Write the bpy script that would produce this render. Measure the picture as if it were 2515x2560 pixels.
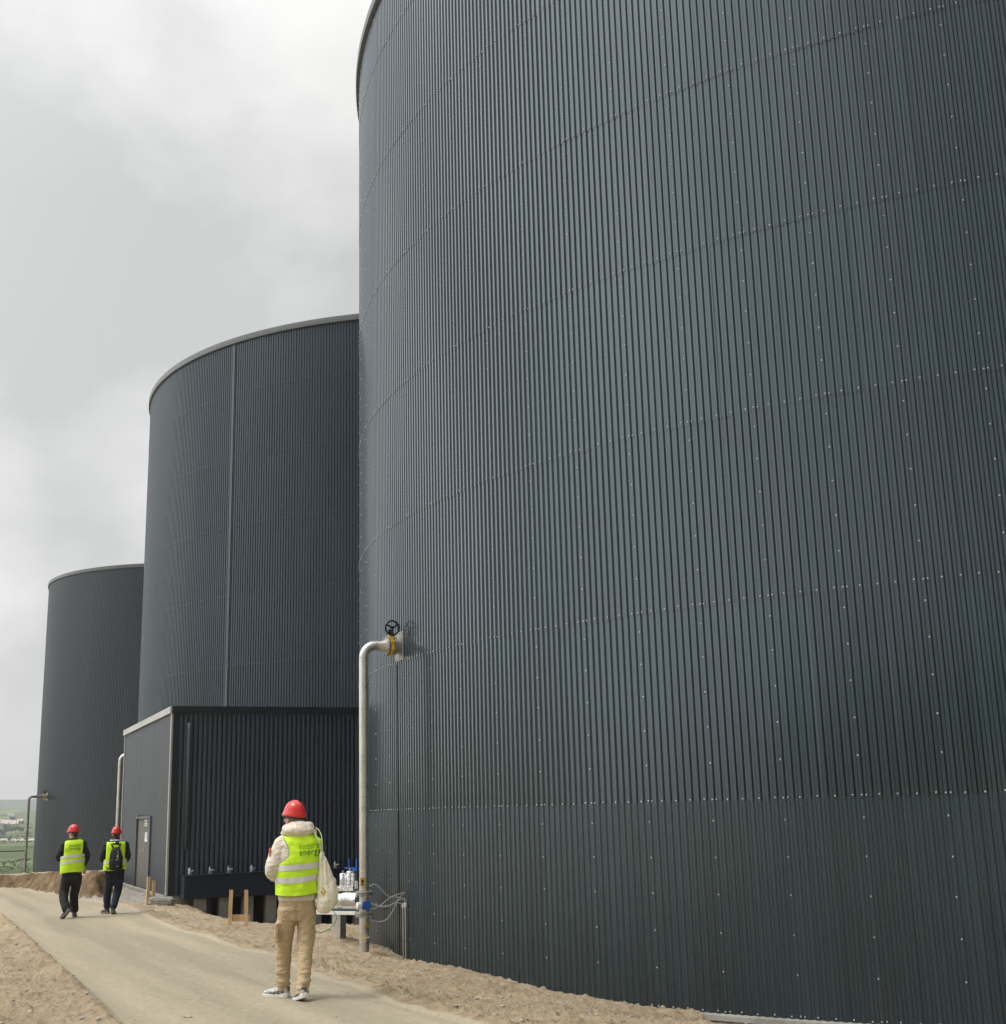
import bpy, bmesh, math, random
import numpy as np
from mathutils import Vector, Matrix, noise as mnoise
from mathutils.bvhtree import BVHTree
random.seed(7); rng = np.random.RandomState(5)
for o in list(bpy.data.objects): bpy.data.objects.remove(o)
scene = bpy.context.scene
COL = scene.collection
R = math.radians
# ---------------------------------------------------------------- camera (the eye is the origin; the path lies about 1.65 m below)
F_PX, IW, IH = 3119.36, 2515.0, 2560.0
CR = Vector((0.99960793, 0.00649696, -0.02723567))
CU = Vector((0.02799987, -0.23194452, 0.97232595))
CF = Vector((0.0, 0.97270732, 0.23203549))
cam = bpy.data.cameras.new('camera')
cam.sensor_fit = 'HORIZONTAL'; cam.sensor_width = 36.0; cam.lens = 36.0*F_PX/IW
cam.clip_start = 0.1; cam.clip_end = 9000
camo = bpy.data.objects.new('camera', cam); COL.objects.link(camo)
m = Matrix((CR, CU, -CF)).transposed().to_4x4(); camo.matrix_world = m
scene.camera = camo
# ---------------------------------------------------------------- world: overcast sky, brighter towards the zenith
SUN_EL, SUN_AZ = 60.0, 250.0        # azimuth clockwise from +Y : behind the camera on the left
world = bpy.data.worlds.new('World'); scene.world = world; world.use_nodes = True
wn, wl = world.node_tree.nodes, world.node_tree.links
wn.clear()
def wnode(t, **k):
    n = wn.new(t)
    for a, b in k.items(): setattr(n, a, b)
    return n
def wmath(op, a, b=None, clamp=False):
    n = wnode('ShaderNodeMath', operation=op, use_clamp=clamp)
    for i, v in enumerate((a, b)):
        if v is None: continue
        if isinstance(v, (int, float)): n.inputs[i].default_value = v
        else: wl.new(v, n.inputs[i])
    return n.outputs[0]
sky = wnode('ShaderNodeTexSky', sky_type='NISHITA', sun_disc=False)
sky.sun_elevation = R(SUN_EL); sky.sun_rotation = R(SUN_AZ); sky.dust_density = 3.0; sky.air_density = 1.2
tc = wnode('ShaderNodeTexCoord'); sep = wnode('ShaderNodeSeparateXYZ'); wl.new(tc.outputs['Generated'], sep.inputs[0])
mp = wnode('ShaderNodeMapping'); mp.inputs['Scale'].default_value = (1.0, 1.0, 1.5); wl.new(tc.outputs['Generated'], mp.inputs[0])
mp.inputs['Location'].default_value = (3.3, 0.2, 1.5)
n1 = wnode('ShaderNodeTexNoise'); n1.inputs['Scale'].default_value = 3.6; n1.inputs['Detail'].default_value = 5; n1.inputs['Roughness'].default_value = .5; n1.inputs['Distortion'].default_value = .15
wl.new(mp.outputs[0], n1.inputs['Vector'])
ramp = wnode('ShaderNodeValToRGB'); wl.new(n1.outputs['Fac'], ramp.inputs[0])
ramp.color_ramp.elements[0].position = .40; ramp.color_ramp.elements[0].color = (.60, .605, .605, 1)
ramp.color_ramp.elements[1].position = .63; ramp.color_ramp.elements[1].color = (.85, .85, .835, 1)
# zenith gain (CIE overcast) and a slow brightening from left to right of the valley side
zz = wmath('MAXIMUM', sep.outputs['Z'], 0.0)
up = wmath('SUBTRACT', zz, 0.55); up = wmath('MAXIMUM', up, 0.0); up = wmath('MULTIPLY', up, 3.3)
side = wmath('MULTIPLY', wmath('ADD', sep.outputs['X'], .16), 1.0); side = wmath('MAXIMUM', side, -0.26); side = wmath('MINIMUM', side, 0.0)
side = wmath('MULTIPLY', side, wmath('GREATER_THAN', sep.outputs['Y'], 0.0))
hor = wmath('SUBTRACT', 0.45, zz, True); hor = wmath('MULTIPLY', hor, 0.75)
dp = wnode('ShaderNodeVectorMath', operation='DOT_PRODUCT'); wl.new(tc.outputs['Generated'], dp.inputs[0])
gdir = Vector((-math.cos(R(35)), .10, math.sin(R(35)))).normalized(); dp.inputs[1].default_value = gdir   # broad sky glow at left, added to brighten the tank's reflections
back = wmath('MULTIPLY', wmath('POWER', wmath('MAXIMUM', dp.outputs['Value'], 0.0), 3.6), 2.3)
# sky dimmed at right and behind, added to darken the tank's reflections
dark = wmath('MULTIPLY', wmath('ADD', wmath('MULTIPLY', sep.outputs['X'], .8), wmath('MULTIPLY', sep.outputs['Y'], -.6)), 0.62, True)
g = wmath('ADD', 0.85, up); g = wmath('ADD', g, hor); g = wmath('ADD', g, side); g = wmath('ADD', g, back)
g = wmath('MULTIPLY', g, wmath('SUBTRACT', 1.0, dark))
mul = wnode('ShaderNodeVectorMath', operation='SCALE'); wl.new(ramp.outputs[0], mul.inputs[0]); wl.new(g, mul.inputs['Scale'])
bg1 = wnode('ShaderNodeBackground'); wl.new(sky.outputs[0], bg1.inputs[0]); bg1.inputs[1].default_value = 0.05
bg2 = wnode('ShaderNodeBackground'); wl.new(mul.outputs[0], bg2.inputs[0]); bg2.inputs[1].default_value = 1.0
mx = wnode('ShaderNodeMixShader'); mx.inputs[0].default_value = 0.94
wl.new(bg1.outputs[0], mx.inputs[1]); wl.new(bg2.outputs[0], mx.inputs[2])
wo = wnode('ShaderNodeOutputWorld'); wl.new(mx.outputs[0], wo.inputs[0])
sl = bpy.data.lights.new('sun', 'SUN'); sl.energy = 1.5; sl.angle = R(20); sl.color = (1.0, .965, .91)
so = bpy.data.objects.new('sun', sl); COL.objects.link(so)
sdir = Vector((math.sin(R(SUN_AZ))*math.cos(R(SUN_EL)), math.cos(R(SUN_AZ))*math.cos(R(SUN_EL)), math.sin(R(SUN_EL))))
so.rotation_euler = (-sdir).to_track_quat('-Z', 'Y').to_euler(); so.location = (-20, -20, 40)
scene.view_settings.view_transform = 'Standard'; scene.view_settings.look = 'None'
scene.view_settings.exposure = 0.13; scene.view_settings.gamma = 1.0; scene.view_settings.use_curve_mapping = False
scene.render.engine = 'CYCLES'; scene.render.resolution_x = 1006; scene.render.resolution_y = 1024
scene.cycles.max_bounces = 6; scene.cycles.volume_bounces = 0

# ---------------------------------------------------------------- helpers
def ray(px, py):
    return CF + CR*((px-IW/2)/F_PX) - CU*((py-IH/2)/F_PX)
def at(px, py, dist):                     # a point at a horizontal distance from the eye
    d = ray(px, py); return d*(dist/math.hypot(d.x, d.y))
def atz(px, py, z):
    d = ray(px, py); return d*(z/d.z)
def tag(o, label=None, cat=None, group=None, kind=None):
    if label: o['label'] = label
    if cat: o['category'] = cat
    if group: o['group'] = group
    if kind: o['kind'] = kind
    return o
def empty(name, loc, rz=0.0, label=None, cat=None, group=None):
    o = bpy.data.objects.new(name, None); COL.objects.link(o); o.location = loc; o.rotation_euler = (0, 0, rz)
    o.empty_display_size = .2
    return tag(o, label, cat, group)
def link(name, me, mat=None, parent=None, smooth=False):
    o = bpy.data.objects.new(name, me); COL.objects.link(o)
    if mat is not None:
        for mm in (mat if isinstance(mat, (list, tuple)) else [mat]): me.materials.append(mm)
    if parent is not None: o.parent = parent
    if smooth:
        me.polygons.foreach_set('use_smooth', [True]*len(me.polygons))
    return o
def copy_tree(o, parent=None):
    c = o.copy(); COL.objects.link(c); c.parent = parent
    for ch in [k for k in bpy.data.objects if k.parent == o]: copy_tree(ch, c)
    return c
class MB:
    def __init__(s): s.v = []; s.f = []; s.m = []
    def add(s, vs, fs, mi=0):
        b = len(s.v); s.v += [tuple(v) for v in vs]; s.f += [tuple(b+i for i in f) for f in fs]; s.m += [mi]*len(fs); return s
    def box(s, c, d, rz=0.0, bev=0.0, M=None, mi=0):
        bm = bmesh.new(); bmesh.ops.create_cube(bm, size=1.0)
        for v in bm.verts: v.co = Vector((v.co.x*d[0], v.co.y*d[1], v.co.z*d[2]))
        if bev > 0: bmesh.ops.bevel(bm, geom=list(bm.edges), offset=bev, segments=2, affect='EDGES', profile=.7)
        T = (M if M is not None else Matrix.Rotation(rz, 4, 'Z')); T = Matrix.Translation(Vector(c)) @ T
        bm.verts.index_update()
        s.add([T @ v.co for v in bm.verts], [[v.index for v in f.verts] for f in bm.faces], mi); bm.free(); return s
    def tube(s, pts, r, n=12, caps=True, mi=0):
        pts = [Vector(p) for p in pts]; N = len(pts)
        rs = list(r) if isinstance(r, (list, tuple)) else [r]*N
        ref = None; vs = []; fs = []
        for i, p in enumerate(pts):
            t = (pts[min(i+1, N-1)]-pts[max(i-1, 0)])
            if t.length < 1e-9: t = (pts[-1]-pts[0])
            t.normalize()
            if ref is None:
                ref = Vector((0, 0, 1)) if abs(t.z) < .9 else Vector((1, 0, 0))
            a = (ref-t*ref.dot(t)).normalized(); ref = a; b = t.cross(a)
            rr = rs[i]
            ra, rb = rr if isinstance(rr, (tuple, list)) else (rr, rr)
            for k in range(n):
                th = 2*math.pi*k/n; vs.append(p+a*(math.cos(th)*ra)+b*(math.sin(th)*rb))
        for i in range(N-1):
            for k in range(n):
                k2 = (k+1) % n; fs.append((i*n+k, i*n+k2, (i+1)*n+k2, (i+1)*n+k))
        if caps:
            fs.append(tuple(reversed(range(n)))); fs.append(tuple((N-1)*n+k for k in range(n)))
        return s.add(vs, fs, mi)
    def cyl(s, p, q, r, n=24, mi=0): return s.tube([p, q], r, n, True, mi)
    def lathe(s, prof, axis0, axdir, n=32, mi=0):      # prof: (distance along axis, radius)
        ax = Vector(axdir).normalized(); p0 = Vector(axis0)
        ref = Vector((0, 0, 1)) if abs(ax.z) < .9 else Vector((1, 0, 0))
        a = (ref-ax*ref.dot(ax)).normalized(); b = ax.cross(a); vs = []; fs = []
        for d, r in prof:
            for k in range(n):
                th = 2*math.pi*k/n; vs.append(p0+ax*d+a*(r*math.cos(th))+b*(r*math.sin(th)))
        for i in range(len(prof)-1):
            for k in range(n):
                k2 = (k+1) % n; fs.append((i*n+k, i*n+k2, (i+1)*n+k2, (i+1)*n+k))
        fs.append(tuple(reversed(range(n)))); fs.append(tuple((len(prof)-1)*n+k for k in range(n)))
        return s.add(vs, fs, mi)
    def mesh(s, name='m'):
        me = bpy.data.meshes.new(name); me.from_pydata(s.v, [], s.f); me.polygons.foreach_set('material_index', s.m)
        me.update(); return me
    def build(s, name, mat, parent=None, smooth=False, auto=None):
        o = link(name, s.mesh(name), mat, parent, smooth)
        if auto: o.data.set_sharp_from_angle(angle=R(auto))
        return o
def bez(pts, n=24):                        # Catmull-Rom through points
    P = [Vector(p) for p in pts]; P = [P[0]*2-P[1]]+P+[P[-1]*2-P[-2]]; out = []
    for i in range(1, len(P)-2):
        for k in range(n):
            t = k/n; a, b, c, d = P[i-1], P[i], P[i+1], P[i+2]
            out.append(.5*((2*b)+(c-a)*t+(2*a-5*b+4*c-d)*t*t+(3*b-3*c+d-a)*t**3))
    out.append(P[-2]); return out

# ---------------------------------------------------------------- materials
def mat(name, col, rough=.6, metal=0.0, spec=.5, var=0.0, vscale=3.0, bump=0.0, bscale=20.0, col2=None, coat=0.0, stretch=None, detail=5, sheen=0.0, bdist=.02, trans=0.0, rvar=0.0):
    m = bpy.data.materials.new(name); m.use_nodes = True
    nt = m.node_tree; N, L = nt.nodes, nt.links; b = N['Principled BSDF']
    b.inputs['Base Color'].default_value = (*col, 1); b.inputs['Roughness'].default_value = rough
    b.inputs['Metallic'].default_value = metal; b.inputs['Specular IOR Level'].default_value = spec
    if coat: b.inputs['Coat Weight'].default_value = coat; b.inputs['Coat Roughness'].default_value = .16
    if sheen: b.inputs['Sheen Weight'].default_value = sheen
    tcn = N.new('ShaderNodeTexCoord'); src = tcn.outputs['Object']
    if stretch:
        mpn = N.new('ShaderNodeMapping'); mpn.inputs['Scale'].default_value = stretch; L.new(src, mpn.inputs[0]); src = mpn.outputs[0]
    if var or col2 or rvar:
        n = N.new('ShaderNodeTexNoise'); n.inputs['Scale'].default_value = vscale; n.inputs['Detail'].default_value = detail; n.inputs['Roughness'].default_value = .6; L.new(src, n.inputs['Vector'])
    if var or col2:
        r = N.new('ShaderNodeValToRGB'); L.new(n.outputs['Fac'], r.inputs[0])
        c2 = col2 if col2 else tuple(min(1, c*(1+var)) for c in col); c1 = col if col2 else tuple(c*(1-var) for c in col)
        r.color_ramp.elements[0].position = .33; r.color_ramp.elements[0].color = (*c1, 1)
        r.color_ramp.elements[1].position = .67; r.color_ramp.elements[1].color = (*c2, 1)
        L.new(r.outputs[0], b.inputs['Base Color'])
    if rvar:
        mr = N.new('ShaderNodeMapRange'); L.new(n.outputs['Fac'], mr.inputs[0]); mr.inputs['From Min'].default_value = .3; mr.inputs['From Max'].default_value = .7
        mr.inputs['To Min'].default_value = max(.02, rough-rvar); mr.inputs['To Max'].default_value = min(1, rough+rvar); L.new(mr.outputs[0], b.inputs['Roughness'])
    if bump:
        n2 = N.new('ShaderNodeTexNoise'); n2.inputs['Scale'].default_value = bscale; n2.inputs['Detail'].default_value = 6; L.new(src, n2.inputs['Vector'])
        bp = N.new('ShaderNodeBump'); bp.inputs['Strength'].default_value = bump; bp.inputs['Distance'].default_value = bdist
        L.new(n2.outputs['Fac'], bp.inputs['Height']); L.new(bp.outputs[0], b.inputs['Normal'])
    return m
M = {}
M['tank'] = mat('dark_steel_sheet', (.034, .047, .055), .26, spec=.9, var=.08, vscale=.5, bump=.10, bscale=.6, stretch=(1, 1, .15), rvar=.03, bdist=.03, coat=.4)
M['tank_low'] = mat('dark_steel_sheet_base', (.024, .037, .045), .28, spec=.75, var=.10, vscale=.6, bump=.10, bscale=.6, stretch=(1, 1, .2), rvar=.03, bdist=.03)
M['tank_far'] = mat('dark_steel_sheet_far', (.018, .028, .041), .36, spec=.7, var=.12, vscale=.3, bump=.15, bscale=1.0, rvar=.05, stretch=(1, 1, .3))
M['fascia'] = mat('grey_fascia', (.10, .112, .118), .42, spec=.5, var=.08, vscale=1.2)
M['strip'] = mat('cover_strip', (.062, .074, .082), .42, var=.1)
M['roof'] = mat('tank_roof', (.10, .11, .11), .7)
M['screw'] = mat('screw_head', (.50, .51, .52), .35, metal=.4)
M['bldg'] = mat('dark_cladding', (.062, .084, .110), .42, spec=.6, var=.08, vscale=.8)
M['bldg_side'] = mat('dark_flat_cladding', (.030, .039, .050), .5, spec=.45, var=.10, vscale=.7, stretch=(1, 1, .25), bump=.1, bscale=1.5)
M['navy'] = mat('dark_navy_steel', (.010, .017, .032), .45, spec=.4, var=.15, vscale=1.5)
M['trim'] = mat('light_metal_trim', (.45, .46, .45), .4, metal=.35, var=.08, vscale=2)
M['darktrim'] = mat('dark_trim', (.016, .019, .024), .42, spec=.4)
M['door'] = mat('grey_brown_door', (.115, .108, .098), .5, var=.08, vscale=2)
M['doorframe'] = mat('door_frame', (.09, .10, .11), .45)
M['steel'] = mat('stainless_steel', (.62, .60, .56), .33, metal=.88, var=.10, vscale=5, bump=.08, bscale=60, rvar=.1)
M['steel_dull'] = mat('dull_steel', (.34, .33, .31), .5, metal=.6, var=.2, vscale=9, rvar=.1)
M['silver'] = mat('aluminium_jacket', (.66, .67, .69), .24, metal=.95, bump=.6, bscale=16, rvar=.1, bdist=.03)
M['yellow'] = mat('yellow_paint', (.62, .42, .03), .45, var=.25, vscale=30)
M['blue'] = mat('blue_paint', (.01, .09, .42), .4)
M['black'] = mat('black_paint', (.008, .008, .009), .35)
M['white'] = mat('white_plastic', (.75, .75, .72), .4)
M['paper'] = mat('paper_notice', (.80, .80, .76), .6)
M['orangeink'] = mat('orange_print', (.55, .12, .04), .6)
M['greenink'] = mat('green_print', (.08, .3, .08), .6)
M['cable'] = mat('grey_cable', (.42, .43, .43), .5)
M['greencable'] = mat('green_hose', (.10, .27, .20), .5)
M['wood'] = mat('raw_timber', (.62, .43, .24), .7, var=.18, vscale=8, stretch=(4, 4, .6), bump=.2, bscale=30)
M['concrete'] = mat('grey_concrete', (.27, .265, .235), .85, var=.2, vscale=3, bump=.4, bscale=25)
M['rubber'] = mat('black_rubber', (.012, .012, .012), .6)
M['stone'] = mat('stone', (.36, .33, .28), .9, var=.3, vscale=12, bump=.5, bscale=40)
# people
M['skin'] = mat('skin', (.50, .29, .21), .5, var=.08, vscale=20)
M['hair_brown'] = mat('brown_hair', (.06, .04, .03), .6, bump=.6, bscale=80)
M['hair_grey'] = mat('greying_hair', (.16, .13, .11), .6, bump=.6, bscale=80)
M['helmet'] = mat('red_helmet', (.60, .018, .014), .28, spec=.5, coat=.3)
M['puffer'] = mat('cream_puffer', (.68, .60, .49), .55, var=.06, vscale=9, bump=.6, bscale=15, sheen=.2, stretch=(1, 1, 1.6), bdist=.04)
M['chino'] = mat('tan_trousers', (.51, .385, .235), .85, var=.10, vscale=7, bump=.75, bscale=13, stretch=(1, 1, 1.7), bdist=.05)
M['hivis'] = mat('hi_vis_yellow', (.58, .90, .015), .65, var=.06, vscale=6, bump=.5, bscale=9, bdist=.03, stretch=(1, 1, 1.6))
M['reflect'] = mat('reflective_tape', (.66, .66, .66), .4, metal=.2, bump=.1, bscale=60)
M['piping'] = mat('black_piping', (.015, .015, .015), .7)
M['print_light'] = mat('leaf_green_print', (.16, .40, .02), .6)
M['print_dark'] = mat('dark_green_print', (.02, .15, .035), .6)
M['blackcloth'] = mat('black_cloth', (.010, .010, .012), .85, bump=.4, bscale=30, var=.2, vscale=6)
M['denim'] = mat('dark_blue_denim', (.010, .014, .032), .85, bump=.3, bscale=40, var=.25, vscale=8)
M['gaiter'] = mat('grey_scarf', (.09, .09, .09), .9, var=.3, vscale=30)
M['shoe_grey'] = mat('grey_mesh_shoe', (.46, .46, .46), .55, var=.45, vscale=45)
M['sole'] = mat('pale_sole', (.68, .67, .62), .6)
M['shoe_black'] = mat('black_shoe', (.012, .012, .012), .5)
M['whitecloth'] = mat('white_fleece', (.70, .69, .66), .9, bump=.5, bscale=60)
M['canvas'] = mat('cream_canvas', (.74, .69, .55), .8, var=.06, vscale=8, bump=.5, bscale=14, stretch=(1.5, 1.5, .6), bdist=.04)
M['redpatch'] = mat('red_patch', (.70, .09, .06), .6)
M['sole_dark'] = mat('worn_dark_sole', (.16, .15, .14), .7)

M['blue_dull'] = mat('dull_blue_lever', (.010, .035, .12), .5)
def tankmat(name, col, rough, spec, coat):
    m = mat(name, col, rough, spec=spec, coat=coat, bump=.10, bscale=.6, stretch=(1, 1, .15), bdist=.03); N, L = m.node_tree.nodes, m.node_tree.links; b = N['Principled BSDF']; b.inputs['Specular Tint'].default_value = (.80, .93, 1.0, 1); b.inputs['Coat Tint'].default_value = (.9, .97, 1.0, 1)
    tcn = N.new('ShaderNodeTexCoord'); mp = N.new('ShaderNodeMapping'); mp.inputs['Scale'].default_value = (4.5, 4.5, .10); L.new(tcn.outputs['Object'], mp.inputs[0])
    st = N.new('ShaderNodeTexNoise'); st.inputs['Scale'].default_value = 1.4; st.inputs['Detail'].default_value = 6; st.inputs['Roughness'].default_value = .62; L.new(mp.outputs[0], st.inputs['Vector'])
    bl = N.new('ShaderNodeTexNoise'); bl.inputs['Scale'].default_value = .45; bl.inputs['Detail'].default_value = 5; L.new(tcn.outputs['Object'], bl.inputs['Vector'])
    at_ = N.new('ShaderNodeAttribute'); at_.attribute_name = 'tone'
    def mth(op, a, b_, c_=None):
        n = N.new('ShaderNodeMath'); n.operation = op
        for i, v in enumerate((a, b_) if c_ is None else (a, b_, c_)):
            if isinstance(v, (int, float)): n.inputs[i].default_value = v
            else: L.new(v, n.inputs[i])
        return n.outputs[0]
    f = mth('MULTIPLY_ADD', st.outputs['Fac'], .9, .55); f = mth('MULTIPLY', f, mth('MULTIPLY_ADD', bl.outputs['Fac'], .5, .75)); f = mth('MULTIPLY', f, mth('ADD', at_.outputs['Fac'], 1.0))
    vm = N.new('ShaderNodeVectorMath'); vm.operation = 'SCALE'; vm.inputs[0].default_value = col; L.new(f, vm.inputs['Scale']); L.new(vm.outputs[0], b.inputs['Base Color'])
    # thin dust film, heaviest in pale vertical runs
    L.new(mth('MULTIPLY_ADD', st.outputs['Fac'], .22, rough-.11), b.inputs['Roughness'])
    return m
M['tank'] = tankmat('dark_steel_sheet', (.014, .023, .032), .22, 1.0, .5)
M['tank_mid'] = tankmat('dark_steel_sheet_mid', (.011, .019, .030), .32, .58, .2)
M['tank_low'] = tankmat('dark_steel_sheet_base', (.011, .022, .031), .29, .9, .3)
M['disc'] = mat('grey_disc', (.42, .42, .40), .5)
M['pipe_dark'] = mat('weathered_pipe', (.22, .20, .19), .5, metal=.4, var=.3, vscale=3)
# ================================================================ GROUND
def vnoise(x, y, seed=0):
    xi = np.floor(x).astype(np.int64); yi = np.floor(y).astype(np.int64); fx = x-xi; fy = y-yi
    def h(a, b):
        n = (a*374761393+b*668265263+seed*974634777) & 0xffffffff
        n = ((n ^ (n >> 13))*1274126177) & 0xffffffff; n = n ^ (n >> 16)
        return (n & 0xffff)/32767.5-1.0
    ux = fx*fx*fx*(fx*(fx*6-15)+10); uy = fy*fy*fy*(fy*(fy*6-15)+10)
    return (h(xi, yi)*(1-ux)+h(xi+1, yi)*ux)*(1-uy)+(h(xi, yi+1)*(1-ux)+h(xi+1, yi+1)*ux)*uy
def fbm(x, y, oct=4, seed=0, gain=.5):
    s = 0; a = 1.0; t = 0
    for i in range(oct):
        s = s+a*vnoise(x*(2**i)+13.7*i, y*(2**i)-7.1*i, seed+i); t += a; a *= gain
    return s/t
def sst(a, b, v):
    t = np.clip((v-a)/(b-a), 0, 1); return t*t*(3-2*t)
T1 = (10.94, 27.50, 14.10); T2 = (-2.49, 52.30, 12.38); T3 = (-22.70, 88.90, 9.66)
# building axes: corner, along the ribbed front, along the flat side
BA = Vector((-8.62, 32.37, 0)); BF = Vector((.9128, .4084, 0)); BS = Vector((-.4084, .9128, 0)); BN = Vector((.4084, -.9128, 0))
PATH = [(-2.6, 9.4), (-3.38, 11.24), (-4.71, 14.19), (-5.97, 16.95), (-8.51, 22.67), (-10.74, 27.47), (-14.0, 33.0), (-20, 37.5), (-30, 40),
        (-30, 44.0), (-18.2, 41.5), (-16.26, 41.1), (-15.56, 41.0), (-13.59, 37.64), (-12.58, 36.03), (-11.25, 33.64), (-10.23, 32.5), (-9.6, 31.7),
        (-9.23, 30.7), (-8.2, 28.2), (-7.01, 25.59), (-5.14, 21.53), (-3.78, 18.58), (-3.12, 17.39), (-2.5, 15.6), (-1.57, 13.23), (-1.05, 11.87), (-.37, 10.6), (1.0, 8.0), (3.5, 3.0), (7, -6), (-2, -6), (-.2, 3.0), (-1.4, 6.5)]
CTRL = [(-3.38, 11.24, -1.65), (-4.71, 14.19, -1.68), (-5.97, 16.95, -1.74), (-8.51, 22.67, -1.86), (-10.74, 27.47, -1.93), (-14, 33, -1.97), (-20, 37.5, -2.0), (-30, 40, -2.0),
        (-.37, 10.6, -1.65), (-1.57, 13.23, -1.69), (-3.12, 17.39, -1.8), (-5.14, 21.53, -1.87), (-7.01, 25.59, -1.93), (-9.23, 30.7, -1.97),
        (1, 8, -1.65), (3.5, 3, -1.65), (0, 0, -1.65), (-4, 4, -1.62), (-3, -6, -1.65), (6, -6, -1.65), (-6, 9, -1.58), (-9, 13, -1.6), (-13, 20, -1.75), (-18, 28, -1.85), (-25, 33, -1.9), (-30, 10, -1.6), (-60, 30, -2.2), (-10, -12, -1.6),
        (-16.26, 41.1, -2.0), (-13.59, 37.64, -2.0), (-11.25, 33.64, -1.98), (-10.23, 32.67, -1.97),
        (-2.68, 23.84, -2.30), (-1.74, 21.34, -2.32), (-.77, 19.65, -2.28), (-.06, 18.68, -2.35), (.59, 17.93, -2.41), (1.38, 17.13, -2.45), (2.03, 16.57, -2.46), (2.30, 16.36, -2.46),
        (2.47, 16.23, -2.66), (2.75, 16.0, -2.95), (3.3, 15.6, -3.0), (3.0, 14.6, -2.75), (4.2, 13.6, -2.8), (4.2, 15.0, -2.8), (6, 13.8, -2.8), (10, 13.0, -2.8), (16, 14, -2.8), (5, 9, -2.0), (9, 5, -1.9), (2.9, 12.6, -2.15), (4.2, 11.6, -2.2), (20, 0, -1.9),
        (-9.9, 35.2, -1.93), (-11.2, 38.2, -1.95), (-8.75, 32.1, -2.07), (-9.3, 33.2, -1.93)]
def cpt(px, py, z): p = atz(px, py, z); return (p.x, p.y, z)
CTRL += [cpt(463, 2266, -2.04), cpt(497, 2279, -2.05), cpt(537, 2290, -2.05), cpt(568, 2296, -2.06), cpt(623, 2307, -2.08), cpt(673, 2315, -2.1), cpt(777, 2341, -2.13), cpt(833, 2354, -2.17), cpt(880, 2360, -2.2)]
for s in (1.8, 3.2, 4.6, 6.0, 7.4):
    p = BA+BF*s+BN*.45; CTRL.append((p.x, p.y, -3.05))
    p = BA+BF*s+BN*2.6; CTRL.append((p.x, p.y, -3.0))
p = BA+BF*.7+BN*.4; CTRL.append((p.x, p.y, -2.15))
for px, py, d in ((865, 2322, 24.3), (890, 2310, 25.2), (870, 2345, 22.6)):
    p = at(px, py, d); CTRL.append((p.x, p.y, p.z))
CP = np.array(CTRL); EPS = .35
def phi(r2): return np.sqrt(r2+EPS*EPS)
_A = phi((CP[:, None, 0]-CP[None, :, 0])**2+(CP[:, None, 1]-CP[None, :, 1])**2); NCP = len(CP)
_P = np.c_[np.ones(NCP), CP[:, :2]]
_K = np.block([[_A+np.eye(NCP)*-.02, _P], [_P.T, np.zeros((3, 3))]])
_w = np.linalg.solve(_K, np.r_[CP[:, 2], np.zeros(3)])
def hnear(x, y):
    out = _w[NCP]+_w[NCP+1]*x+_w[NCP+2]*y
    for i in range(NCP): out = out+_w[i]*phi((x-CP[i, 0])**2+(y-CP[i, 1])**2)
    return out
PA = np.array(PATH); PBN = np.roll(PA, -1, 0)
def path_sd(x, y):                       # signed distance, negative inside the path
    d = np.full(x.shape, 1e9); ins = np.zeros(x.shape, bool)
    for (ax, ay), (bx, by) in zip(PA, PBN):
        ex, ey = bx-ax, by-ay; t = np.clip(((x-ax)*ex+(y-ay)*ey)/(ex*ex+ey*ey), 0, 1)
        d = np.minimum(d, np.hypot(x-ax-t*ex, y-ay-t*ey))
        c = ((ay > y) != (by > y)) & (x < (bx-ax)*(y-ay)/((by-ay) if abs(by-ay) > 1e-9 else 1e-9)+ax); ins ^= c
    return np.where(ins, -d, d)
BANK = np.array([(-40, 45.2), (-30, 44.2), (-18.2, 41.7), (-16.26, 41.25), (-15.56, 41.15), (-13.59, 37.8), (-12.58, 36.15), (-11.25, 33.78), (-10.55, 33.2), (-10.6, 34.5), (-11.9, 38.5), (-13.0, 41.5), (-13, 60)])
def bank_sd(x, y):
    P = np.vstack([BANK, [(-13, 200), (-200, 200), (-200, 48)]]); Q = np.roll(P, -1, 0)
    d = np.full(x.shape, 1e9); ins = np.zeros(x.shape, bool)
    for (ax, ay), (bx, by) in zip(P, Q):
        ex, ey = bx-ax, by-ay; t = np.clip(((x-ax)*ex+(y-ay)*ey)/(ex*ex+ey*ey), 0, 1)
        d = np.minimum(d, np.hypot(x-ax-t*ex, y-ay-t*ey))
        c = ((ay > y) != (by > y)) & (x < (bx-ax)*(y-ay)/((by-ay) if abs(by-ay) > 1e-9 else 1e-9)+ax); ins ^= c
    return np.where(ins, d, -d)
FD = np.array([0, 82, 95, 110, 130, 200, 400, 700, 1000, 1400, 1800, 2300, 9000.])
FZ = np.array([-3.05, -3.05, -3.5, -4.6, -5.6, -7.6, -8.9, -8.6, -6.5, 4.5, 15.5, 19, 0.])
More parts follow.
